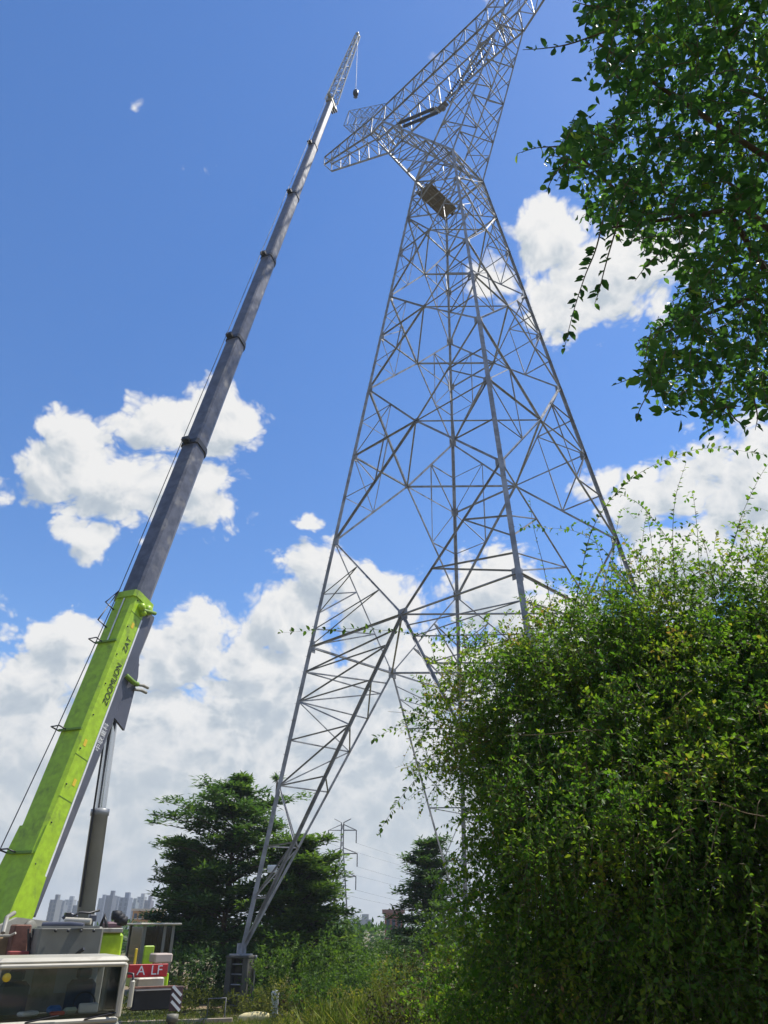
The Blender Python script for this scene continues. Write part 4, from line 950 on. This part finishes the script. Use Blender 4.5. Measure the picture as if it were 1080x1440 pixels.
# ---- overhanging tree, upper right: leaves fill a real crown between 4 and 7.5 m
def inside(poly, x, y):
    c = False; j = len(poly) - 1
    for i in range(len(poly)):
        xi, yi = poly[i]; xj, yj = poly[j]
        if (yi > y) != (yj > y) and x < (xj - xi) * (y - yi) / (yj - yi) + xi: c = not c
        j = i
    return c
CROWN = [(815, -60), (838, 45), (838, 95), (872, 120), (868, 165), (800, 180), (772, 198), (785, 238), (820, 262), (842, 305), (880, 318), (905, 345), (935, 362), (965, 400), (935, 440),
         (900, 480), (905, 520), (935, 560), (985, 580), (1040, 575), (1080, 555), (1300, 600), (1500, 420), (1500, -420), (1150, -520), (860, -330)]
tfoot = (6.1, 7.4, ground_z(6.1, 7.4))
ov = thing('overhanging_tree', tfoot, 'leafy dark tree overhanging from above, with broad oval backlit leaves', 'tree')
tw_ = []
while len(tw_) < 4300:
    x = random.uniform(770, 1480); y = random.uniform(-480, 640)
    if not inside(CROWN, x, y): continue
    if random.random() < .45 and not (-60 < y < 640 and x < 1100): continue
    tw_.append(tuple(at(x, y, random.uniform(4.1, 7.4))))
P = np.array(tw_); trunk_top = np.array(at(1330, 160, 6.0))
D = norm(norm(P - trunk_top) * .6 + RNG.normal(size=P.shape) * .75 + np.array([0, 0, -.25]))
p, d, nn_, L, Wd, pos = shoots(P - D * .1, D, .26 * RNG.uniform(.5, 1.2, len(P)), 8, .072, .043, .35, 1.1, .15)
nn_ = norm(nn_ + RNG.normal(size=nn_.shape) * .5); me = leaf_mesh('crown', p, d, nn_, L, Wd, tint_of(p, .5), LEAF_FICUS, True); cr = link('crown', me, None, ov); cr['kind'] = 'stuff'
mb = MB(); stems_mesh(mb, P - D * .1, pos, .004); mb.build('twigs', TWIG, ov)['kind'] = 'stuff'
f = Vector(tfoot); tt = Vector(trunk_top)
mb = MB(); tp = tube_branch(mb, f - Vector((0, 0, .15)), tt, .20, .10, .1, 8, 10); mb.build('trunk', BARK, ov)
for (x, y, dd) in ((840, 60, 5.2), (800, 205, 5.6), (860, 320, 5.0), (930, 470, 5.4), (950, 200, 6.4), (1000, 0, 5.8), (900, -200, 5.6), (1200, -300, 6.5)):
    mb = MB(); tube_branch(mb, tp[random.randint(4, 8)], at(x, y, dd), .055, .008, .16, 7, 6); mb.build('limb', BARK, ov)
single[0] = 0
for path, dp in (([(850, 45), (800, 62), (765, 68), (735, 70)], 4.6), ([(830, 196), (790, 205), (755, 208), (727, 216)], 4.8), ([(800, 225), (780, 245), (768, 270)], 4.8),
                 ([(850, 300), (838, 350), (822, 390), (806, 440), (793, 492)], 4.7), ([(870, 310), (855, 360), (842, 410), (836, 428)], 4.6),
                 ([(940, 500), (905, 525), (880, 535), (862, 542)], 4.7), ([(935, 500), (915, 545), (900, 575), (896, 588)], 4.6), ([(985, 560), (992, 590), (998, 612)], 4.8), ([(925, 358), (908, 375), (893, 395)], 4.7),
                 ([(1060, 560), (1065, 585), (1062, 605)], 4.7), ([(870, 110), (862, 100), (845, 88)], 4.5), ([(860, 10), (830, 8), (806, 2)], 4.8), ([(1020, 570), (1035, 590), (1050, 600)], 4.9)):
    long_shoot(path, dp, .078, .030, ov, LFM, True, .56, .005, 295)
flush_extra(ov, LEAF_FICUS, 'sprig_foliage')

# ---- layered dark tree behind the tower's left foot, and its neighbours
def tiered(name, label, foot, H, prof, tiers, m, leafL, leafW, tb, seed, group='trees behind the tower', z0=1.6, nb=8, tufts=9, K=13):
    rg = np.random.default_rng(seed); o = thing(name, foot, label, 'tree', group); fx = np.array(foot)
    mbB = MB(); Ps = []
    for ti in range(tiers):
        q = ti / (tiers - 1); z = z0 + (H - z0) * q ** .92; R_ = prof(q); zj = (H - z0) / tiers * .38
        for k in range(nb if q < .85 else 5):
            a = 2 * math.pi * (k + rg.uniform(-.35, .35)) / nb + ti * 1.1; L_ = R_ * rg.uniform(.5, 1.14); el = .10 + .35 * q + rg.uniform(-.08, .12)
            dv_ = np.array([math.cos(a), math.sin(a), 0.]); A = fx + np.array([0, 0, z + rg.uniform(-zj, zj) * (q < .85)]); B = A + dv_ * L_ + np.array([0, 0, L_ * el])
            mbB.tube([Vector(A), Vector((A + B) / 2 + np.array([0, 0, .08 * L_])), Vector(B)], [.05, .03, .012], 4, False)
            for j in range(tufts):
                s_ = rg.uniform(.22, 1.02); lat_ = rg.normal(0, .15) * L_ * (1.15 - s_ * .6)
                c = A + (B - A) * s_ + np.array([-dv_[1], dv_[0], 0]) * lat_ + np.array([0, 0, .08 * L_ * math.sin(math.pi * s_) + rg.uniform(-.05, .14)])
                Ps.append(c)
    Ps = np.array(Ps); M = len(Ps)
    d = rg.normal(size=(M, K, 3)); d[..., 2] = np.abs(d[..., 2]) * .35 + .05 - .25 * rg.random((M, K)); d = norm(d)
    p = (Ps[:, None] + d * .10 + rg.normal(0, .16, (M, K, 3)) * np.array([1, 1, .55])).reshape(-1, 3); dd = d.reshape(-1, 3)
    nn2 = norm(rg.normal(size=dd.shape) * .35 + np.array([0, 0, 1.])); n = len(p)
    cr = link('crown', leaf_mesh('crown', p, dd, nn2, leafL * rg.uniform(.6, 1.2, n), leafW * rg.uniform(.7, 1.2, n), tint_of(p * .7, tb), m), None, o); cr['kind'] = 'stuff'
    mbB.build('boughs', BARK, o)
    mb = MB(); tube_branch(mb, Vector(foot) - Vector((0, 0, .1)), Vector(foot) + Vector((0, 0, H - .2)), .19, .03, .02, 8, 8); mb.build('trunk', BARK, o)
    return o
def gp(px, dist_y, depth_row=1302):
    """point on the ground straight under a photo column at forward distance dist_y"""
    d_ = ray(px, 1302); k = dist_y / d_.y; return (d_.x * k, dist_y, 0.)
tiered('layered_tree', 'tall dark layered tree with flat tiers of foliage behind the concrete pier', gp(316, 47), 10.9,
       lambda q: 4.6 * (.82 + .2 * q) if q < .76 else max(.5, 4.4 * (1 - q) / .24 * .5 + .35), 11, LEAF_DARK, .40, .14, .55, 3, nb=11, tufts=22, K=14)
tiered('layered_tree', 'lighter green layered tree standing between the pier and the far pylon', gp(420, 45), 6.9,
       lambda q: 3.5 * (1 - .62 * q) + .2, 10, LEAF_MID, .38, .14, .5, 4, nb=10, tufts=20, K=14)
tiered('layered_tree', 'small dark feathery tree with narrow crown behind the vine veil', gp(606, 52), 7.6,
       lambda q: 2.7 * (1 - .62 * q) + .3, 10, LEAF_DARK, .36, .13, .4, 6, nb=8, tufts=15)
tiered('layered_tree', 'dark tree joined to the layered tree on the crane side', gp(262, 50), 7.0,
       lambda q: 2.6 * (1 - .5 * q) + .3, 9, LEAF_DARK, .42, .16, .35, 7, nb=9, tufts=20)
# small palm-like top standing above the dark tree
pp = gp(375, 70); pt_ = at(376, 1093, 60); H_ = 3.3 + math.tan(math.radians(9.6)) * 70
pm = thing('palm', pp, 'thin palm top rising above the layered trees', 'tree')
mb = MB(); mb.tube([Vector(pp), Vector(pp) + Vector((.05, 0, H_ * .5)), Vector(pp) + Vector((0, 0, H_))], [.14, .1, .08], 6); mb.build('trunk', BARK, pm)
n = 60; c = np.array(pp) + np.array([0, 0, H_]); d = norm(RNG.normal(size=(n, 3)) * np.array([1, 1, .4])); d[:, 2] += .2
link('crown', leaf_mesh('crown', np.repeat(c[None], n, 0), d, norm(RNG.normal(size=(n, 3)) * .3 + np.array([0, 0, 1])), RNG.uniform(.6, 1.1, n), RNG.uniform(.1, .16, n), RNG.random(n), LEAF_DARK), None, pm)
# shrubs
def shrub(name, label, px, y, w_, h_, m, per, leafL, leafW, tb=.45, k=5, K=8, sl=.4, seed=0, cat='shrub', group='shrubs at the foot of the trees', zc=None):
    rr = random.Random(seed); f = gp(px, y); gz = ground_z(f[0], f[1]); f = (f[0], f[1], gz)
    bl = []
    for i in range(k):
        x = f[0] + (i / (max(1, k - 1)) - .5) * w_ + rr.uniform(-.2, .2); hh = h_ * rr.uniform(.7, 1.05) * (1 - .35 * abs(i / (max(1, k - 1)) - .5) * 2)
        bl.append(((x, f[1] + rr.uniform(-.4, .6), gz + hh * .48), w_ / k * rr.uniform(.8, 1.15), w_ / k * rr.uniform(.8, 1.1), hh * .52, 1.))
    return leafy(name, label, cat, f, bl, per, K, sl, leafL, leafW, m, tb, group, trunk_r=.05, shell=(.45, 1.05), limbs=2)
shrub('shrub', 'glossy deep green shrub in front of the lighter layered tree', 452, 38, 5.2, 3.6, LEAF_SHRUB, 20, .14, .075, .5, 5, 8, .5, 1)
shrub('shrub', 'dark low bush at the root of the tall layered tree', 300, 42.5, 5.5, 3.0, LEAF_DARK, 18, .18, .08, .3, 5, 8, .5, 2)
shrub('shrub', 'round mid green bush between the far pylon and the reddish building', 528, 46, 4.0, 3.4, LEAF_SHRUB, 18, .16, .08, .3, 4, 8, .5, 3)
shrub('shrub', 'pale green bush under the small feathery tree', 622, 30, 2.6, 4.6, LEAF_MID, 26, .12, .065, .6, 4, 8, .4, 4)
shrub('shrub', 'brownish dry scrub with sparse red-brown leaves beside the thicket', 592, 21, 2.0, 2.6, LEAF_BROWN, 26, .08, .04, .5, 4, 8, .45, 5)
shrub('shrub', 'olive green weedy bush on the bank beside the thicket', 560, 17.5, 2.4, 1.75, LEAF_OLIVE, 60, .07, .03, .45, 5, 9, .4, 6)
shrub('shrub', 'yellow green weedy bush at the bank edge by the bare soil', 500, 22, 3.0, 2.2, LEAF_OLIVE, 55, .075, .032, .6, 5, 9, .4, 7)
shrub('shrub', 'small olive weeds beside the marker post', 415, 35.5, 2.4, 1.5, LEAF_OLIVE, 26, .12, .05, .45, 4, 8, .4, 8)
shrub('shrub', 'shadowy brown weeds at the thicket foot', 618, 13.5, 1.6, 1.7, LEAF_BROWN, 60, .06, .028, .35, 4, 9, .4, 9)
shrub('shrub', 'low dark weeds along the yard behind the outrigger', 262, 37, 4.4, 1.3, LEAF_OLIVE, 26, .12, .05, .3, 5, 8, .4, 10)
shrub('shrub', 'broad dark green bush below the far pylon', 478, 56, 7.0, 3.3, LEAF_SHRUB, 12, .2, .1, .35, 6, 8, .5, 11)
shrub('shrub', 'dusty green bush under the reddish building', 548, 60, 6.5, 2.9, LEAF_MID, 12, .2, .1, .3, 6, 8, .5, 12)
shrub('shrub', 'tall green bush between glossy shrub and brown scrub', 520, 34, 4.2, 2.5, LEAF_SHRUB, 22, .13, .07, .4, 5, 8, .5, 13)
shrub('shrub', 'shaded green bush beneath the outer layered boughs', 385, 43, 5.0, 3.0, LEAF_SHRUB, 18, .16, .08, .25, 5, 8, .5, 14)
# tall grass
def grass(name, label, pts, n, hgt, wd, m):
    P = []
    for (px, y, spread) in pts:
        f = gp(px, y); q = np.stack([f[0] + RNG.normal(0, spread, n), f[1] + RNG.normal(0, spread, n)], 1); P.append(q)
    P = np.concatenate(P); z = np.array([ground_z(a, b_) for a, b_ in P]); base = np.column_stack([P, z]); N_ = len(base)
    d = norm(RNG.normal(size=(N_, 3)) * np.array([.35, .35, 0]) + np.array([0, 0, 1.])); L = hgt * RNG.uniform(.5, 1.2, N_)
    nn_ = norm(RNG.normal(size=(N_, 3)) * np.array([1, 1, .2]))
    tip_d = norm(d + RNG.normal(size=d.shape) * .45 + np.array([0, 0, -.1]))
    me = leaf_mesh(name, np.concatenate([base, base + d * (L * .55)[:, None]]), np.concatenate([d, tip_d]), np.concatenate([nn_, nn_]), np.concatenate([L * .75, L * .6]), np.full(2 * N_, wd), np.tile(RNG.normal(.5, .22, N_), 2), m)
    o = link(name, me, None); tag(o, label, 'grass', None, 'stuff'); return o
grass('tall_grass', 'tall yellow green grass on the bank beside the thicket', [(505, 19, .7), (540, 17, .7), (575, 16, .6), (480, 23, .8), (600, 14.5, .5), (530, 21, .8)], 1500, .85, .018, GRASSM)
grass('yard_grass', 'patchy weeds and grass over the yard', [(300, 34, 1.6), (360, 33, 1.6), (420, 34, 1.6), (250, 33, 1.6), (460, 31, 1.6), (200, 36, 2.0)], 800, .24, .022, GRASSM)

# ================================================================== small things near the pier
def ground_at(px, py):
    d_ = ray(px, py); k = -CAMH / d_.z; P = Vector((0, 0, CAMH)) + d_ * k
    return Vector((P.x, P.y, ground_z(P.x, P.y)))
g0 = ground_at(385, 1431)
mp = thing('marker_post', g0, 'short white concrete marker post with rounded head near the pier', 'post')
mb = MB(); mb.prism([(-.15, -.15), (.15, -.15), (.15, .15), (-.15, .15)], g0, g0 + Vector((0, 0, .78)), Vector((1, 0, 0)), Vector((0, 1, 0)), [(-.13, -.13), (.13, -.13), (.13, .13), (-.13, .13)]); mb.build('shaft', WHITE, mp)
mb = MB(); mb.lathe([(.17, .78), (.17, .86), (.1, .94), (0, .96)], g0, UPV, 12); mb.build('head', WHITE, mp)
g1 = ground_at(357, 1437)
sk = MB(); sk.lathe([(0, -.62), (.10, -.6), (.17, -.4), (.2, 0), (.17, .4), (.10, .58), (0, .6)], g1 + Vector((0, 0, .18)), Vector((.97, .2, .04)), 12)
tag(sk.build('sack', mat('sack_cream', (.60, .52, .28), .85, 0, .2, .15, 6, bump=.4, bscale=20), None, g1), 'cream yellow sack lying on the ground by the pier', 'sack')
g2 = ground_at(353, 1424)
pst = MB(); pst.tube([g2, g2 + Vector((0, 0, 1.0)), g2 + Vector((.03, 0, 2.05))], [.04, .04, .035], 8); pst.lathe([(.06, 2.02), (.06, 2.1), (0, 2.12)], g2 + Vector((.03, 0, 0)), UPV, 8)
tag(pst.build('slim_pole', STEEL, None, g2), 'slim metal pole standing close beside the concrete pier', 'pole')
g3 = ground_at(425, 1433)
pp_ = MB(); pp_.tube([g3 + Vector((-1.1, .1, .1)), g3 + Vector((1.0, -.05, .12))], .06, 8); pp_.lathe([(0, -.06), (.1, -.06), (.1, .06), (0, .06)], g3 + Vector((1.0, -.05, .12)), Vector((1, 0, 0)), 10)
tag(pp_.build('pipe', GREYL, None, g3), 'grey pipe lying on the ground past the marker post, away from the sack', 'pipe')
g4 = ground_at(308, 1436)
fr_ = MB(); fr_.tube([g4 + Vector((-.5, 0, 0)), g4 + Vector((-.5, 0, .75)), g4 + Vector((.2, 0, .78)), g4 + Vector((.2, 0, 0))], .03, 6)
tag(fr_.build('wire_frame', STEEL_OLD, None, g4), 'low bent metal frame standing between the pier and the crane', 'frame')
g5 = ground_at(240, 1443)
tb_ = MB(); tb_.box(g5 + Vector((0, 0, .09)), (4.6, .16, .14), (Vector((.995, .08, .02)), Vector((-.08, .995, 0)), UPV), .01)
tag(tb_.build('timber_beam', mat('pale_timber', (.36, .30, .22), .8, 0, .2, .2, 3), None, g5), 'long pale timber beam lying across the yard', 'beam')
g6 = ground_at(395, 1428)
bw_ = thing('brick_kerb', g6 + Vector((.3, 1.5, 0)), 'low red brick kerb behind the marker post', 'kerb')
BRM = mat('brick_red', (.24, .085, .06), .85, 0, .2, .25, 6); bme = None
for r in range(3):
    for i in range(16):
        c = OFF[bw_] + Vector((-1.9 + i * .25 + (.12 if r % 2 else 0), 0, .08 + r * .14))
        if bme is None:
            q = MB(); q.box((0, 0, 0), (.235, .11, .125), None, .008); bme = q.mesh('brick'); bme.materials.append(BRM)
        o = bpy.data.objects.new('brick', bme); COL.objects.link(o); o.parent = bw_; o.location = c - OFF[bw_]; o.rotation_euler = (0, 0, random.gauss(0, .015))

# ================================================================== far pylon and lines
def far_pylon(px, dist, H, label):
    f = Vector(gp(px, dist)); o = thing('far_pylon', f, label, 'pylon', None)
    def q(z): return .35 + (2.6 - .35) * max(0, 1 - z / (H * .78))
    lv = [0, .14, .27, .39, .50, .60, .69, .77, .84, .92, 1.0]
    for sx, sy in LEGS:
        for a, b_ in zip(lv[:-1], lv[1:]):
            stuffl.append((f + Vector((sx * q(a * H), sy * q(a * H), a * H)), f + Vector((sx * q(b_ * H), sy * q(b_ * H), b_ * H)), .30, None))
    for a, b_ in zip(lv[:-1], lv[1:]):
        for (s0, t0), (s1, t1) in FACES:
            A = f + Vector((s0 * q(a * H), t0 * q(a * H), a * H)); B = f + Vector((s1 * q(b_ * H), t1 * q(b_ * H), b_ * H)); stuffl.append((A, B, .12, None))
            A = f + Vector((s1 * q(a * H), t1 * q(a * H), a * H)); B = f + Vector((s0 * q(b_ * H), t0 * q(b_ * H), b_ * H)); stuffl.append((A, B, .12, None))
    bars_joined('lattice_body', stuffl, STEEL_OLD, o); tips = []
    for z, w_ in ((.93, 4.3), (.72, 4.7), (.52, 4.4)):
        for sx in (-1, 1):
            tip = f + Vector((sx * w_, 0, z * H)); l = []
            for sy in (-1, 1):
                l.append((f + Vector((sx * .4, sy * .4, z * H)), tip, .2, None)); l.append((f + Vector((sx * .4, sy * .4, z * H + 1.6)), tip, .16, None))
            bars_joined('crossarm', l, STEEL_OLD, o); mb = MB(); mb.tube([tip, tip - Vector((0, 0, 3.6))], .16, 5); mb.build('insulator', DARK, o); tips.append(tip - Vector((0, 0, 3.6)))
    for sx in (-1, 1):
        l = [(f + Vector((sx * .3, 0, H)), f + Vector((sx * 2.6, 0, H + 1.1)), .2, None)]; bars_joined('earth_wire_peak', l, STEEL_OLD, o)
    return tips
stuffl = []
tips = far_pylon(478, 240, 31.0, 'distant grey lattice pylon with three pairs of arms beyond the trees')
for i, tp_ in enumerate(tips):
    B = tp_ + Vector((150, 190, -6 + .5 * i)); pts = [tp_.lerp(B, k / 14) - Vector((0, 0, 26 * (k / 14) * (1 - k / 14))) for k in range(15)]
    mb = MB(); mb.tube(pts, .022, 4, False); tag(mb.build('power_line', BLACK, None, tuple(tp_)), 'thin power line running off from the distant pylon', 'power line', 'power lines of the distant pylon')

# ================================================================== far buildings
def tower_block(px0, px1, ytop, dist, label, col, k, rows=True):
    A = Vector(gp(px0, dist)); B = Vector(gp(px1, dist)); w_ = (B - A).length; d_ = ray((px0 + px1) / 2, ytop); H = CAMH + d_.z / d_.y * dist
    c = (A + B) / 2; dep = max(12., w_ * .7)
    o = thing('tower_block', c, label, 'building', 'far apartment towers on the skyline')
    m = mat('facade_%d' % k, tuple(x * (.28 + .14 * (k * 7 % 5) / 4) for x in col), .8, 0, .3, .06, .05)
    mb = MB(); mb.box(c + Vector((0, dep / 2, H / 2)), (w_, dep, H)); mb.build('wall', m, o)
    mb = MB(); mb.box(c + Vector((w_ * .1, dep / 2, H + 2.0)), (w_ * .45, dep * .4, 4.0)); mb.build('roof_house', m, o)
    n = max(2, int(w_ / 6)); gmt = mat('far_glass', (.05, .065, .09), .3)
    for i in range(n):
        x = (i + .5) / n - .5; mb = MB()
        mb.box(c + Vector((x * w_, -.15, H / 2)), (w_ / n * .42, .5, H * .96)); mb.build('window_strip', gmt, o)
    nf = min(26, int(H / 3.2)); mb = MB()
    for j in range(1, nf): mb.box(c + Vector((0, -.35, j * H / nf)), (w_ * .98, .7, .9))
    mb.build('floor_bands', m, o)
    return o
TB = [(63, 73, 1263, 'pale slim tower block nearest the green boom', (.55, .58, .60)), (75, 84, 1266, 'grey tower block next to the slim pale one behind the boom', (.40, .44, .48)), (84, 96, 1262, 'widest pale tower block between boom and lift cylinder', (.58, .60, .60)),
      (97, 106, 1265, 'grey white tower block touching the lift cylinder on the boom side', (.48, .51, .53)), (132, 141, 1259, 'blue grey tower block touching the lift cylinder, away from the boom', (.36, .40, .50)), (142, 152, 1257, 'tall blue grey tower block in the middle of the skyline', (.34, .38, .48)),
      (153, 161, 1259, 'blue grey tower block with pale ribs beside the tallest one', (.38, .42, .52)), (162, 175, 1257, 'broad blue tower block between the tallest blocks and the orange building', (.36, .42, .54)), (177, 186, 1260, 'pale cyan tower block behind the orange building', (.52, .60, .62)),
      (187, 197, 1259, 'white striped tower block behind the orange building', (.62, .64, .64)), (198, 207, 1260, 'mauve grey tower block at the end of the skyline row', (.44, .40, .48)), (212, 226, 1284, 'lower blue grey block between the orange building and the layered tree', (.36, .42, .52)),
      (466, 478, 1284, 'low grey block seen below the far pylon', (.42, .46, .46)), (488, 500, 1288, 'pale narrow low block close to the far pylon base', (.52, .55, .55)), (500, 522, 1291, 'wide pale grey block near the reddish roof', (.46, .50, .52))]
for k, (a, b_, y, lab, c) in enumerate(TB): tower_block(a, b_, y + 2 + (0, 4, 1, 6, 2, 0, 5, 3, 7)[k % 9], 700 + 60 * (k * 3 % 7), lab, c, k)
def house(px0, px1, ytop, dist, label, wallc, roofc, rows, cols, name='house'):
    A = Vector(gp(px0, dist)); B = Vector(gp(px1, dist)); w_ = (B - A).length; d_ = ray((px0 + px1) / 2, ytop); H = CAMH + d_.z / d_.y * dist; c = (A + B) / 2
    o = thing(name, c, label, 'building'); m = mat(name + '_wall_%d' % px0, wallc, .85, 0, .2, .1, .3)
    mb = MB(); mb.box(c + Vector((0, 5, H / 2)), (w_, 10, H)); mb.build('wall', m, o)
    mb = MB(); mb.box(c + Vector((0, 5, H + .25)), (w_ + .8, 10.8, .5)); mb.build('roof', mat('roof_%d' % px0, roofc, .8), o)
    for r in range(rows):
        for q in range(cols):
            p_ = c + Vector((((q + .5) / cols - .5) * w_ * .94, -.06, H * (1 - (r + .55) / (rows + .3)))); mb = MB(); mb.box(p_, (w_ / cols * .55, .16, H / rows * .5)); wn = mb.build('window', mat('far_glass', (.05, .065, .09), .3), o)
            mb = MB(); mb.box(p_ - Vector((0, .08, H / rows * .30)), (w_ / cols * .66, .3, .16)); mb.build('sill', mat('sill_white', (.7, .68, .62), .7), wn)
    return o
house(184, 214, 1281, 210, 'orange building with white window bands under the skyline', (.52, .27, .10), (.6, .5, .38), 3, 4, 'orange_building')
house(541, 566, 1284, 130, 'low building with reddish brown wall beyond the bushes', (.34, .15, .12), (.28, .16, .13), 1, 3, 'red_building')
# tree belt far away
bl = []
for i in range(60):
    px = -80 + i * 21; f = gp(px, 125 + 30 * math.sin(i * 1.7)); h = random.uniform(2.3, 3.9); bl.append(((f[0], f[1], h * .5), random.uniform(2.6, 4), 3, h * .6, 1.))
P, D = blob_points(bl, 5.5, (.7, 1.05)); n = len(P)
belt = link('far_woodland', leaf_mesh('far_woodland', P, D, norm(RNG.normal(size=P.shape) + np.array([0, 0, 1])), RNG.uniform(.4, .8, n), RNG.uniform(.25, .5, n), tint_of(P * .1, .4), LEAF_DARK), None)
tag(belt, 'low band of far trees along the horizon', 'trees', None, 'stuff')

# ================================================================== haze
hm = bpy.data.materials.new('haze'); hm.use_nodes = True; hn = hm.node_tree.nodes; hn.remove(hn['Principled BSDF'])
pv = hn.new('ShaderNodeVolumePrincipled'); pv.inputs['Color'].default_value = (.80, .88, .96, 1); pv.inputs['Density'].default_value = .00042; pv.inputs['Anisotropy'].default_value = .2
hm.node_tree.links.new(pv.outputs[0], hn['Material Output'].inputs['Volume'])
mb = MB(); mb.box((0, 0, 46), (4200, 4200, 96)); tag(mb.build('haze', hm, None), 'pale blue air haze over the whole place', 'haze', None, 'stuff')
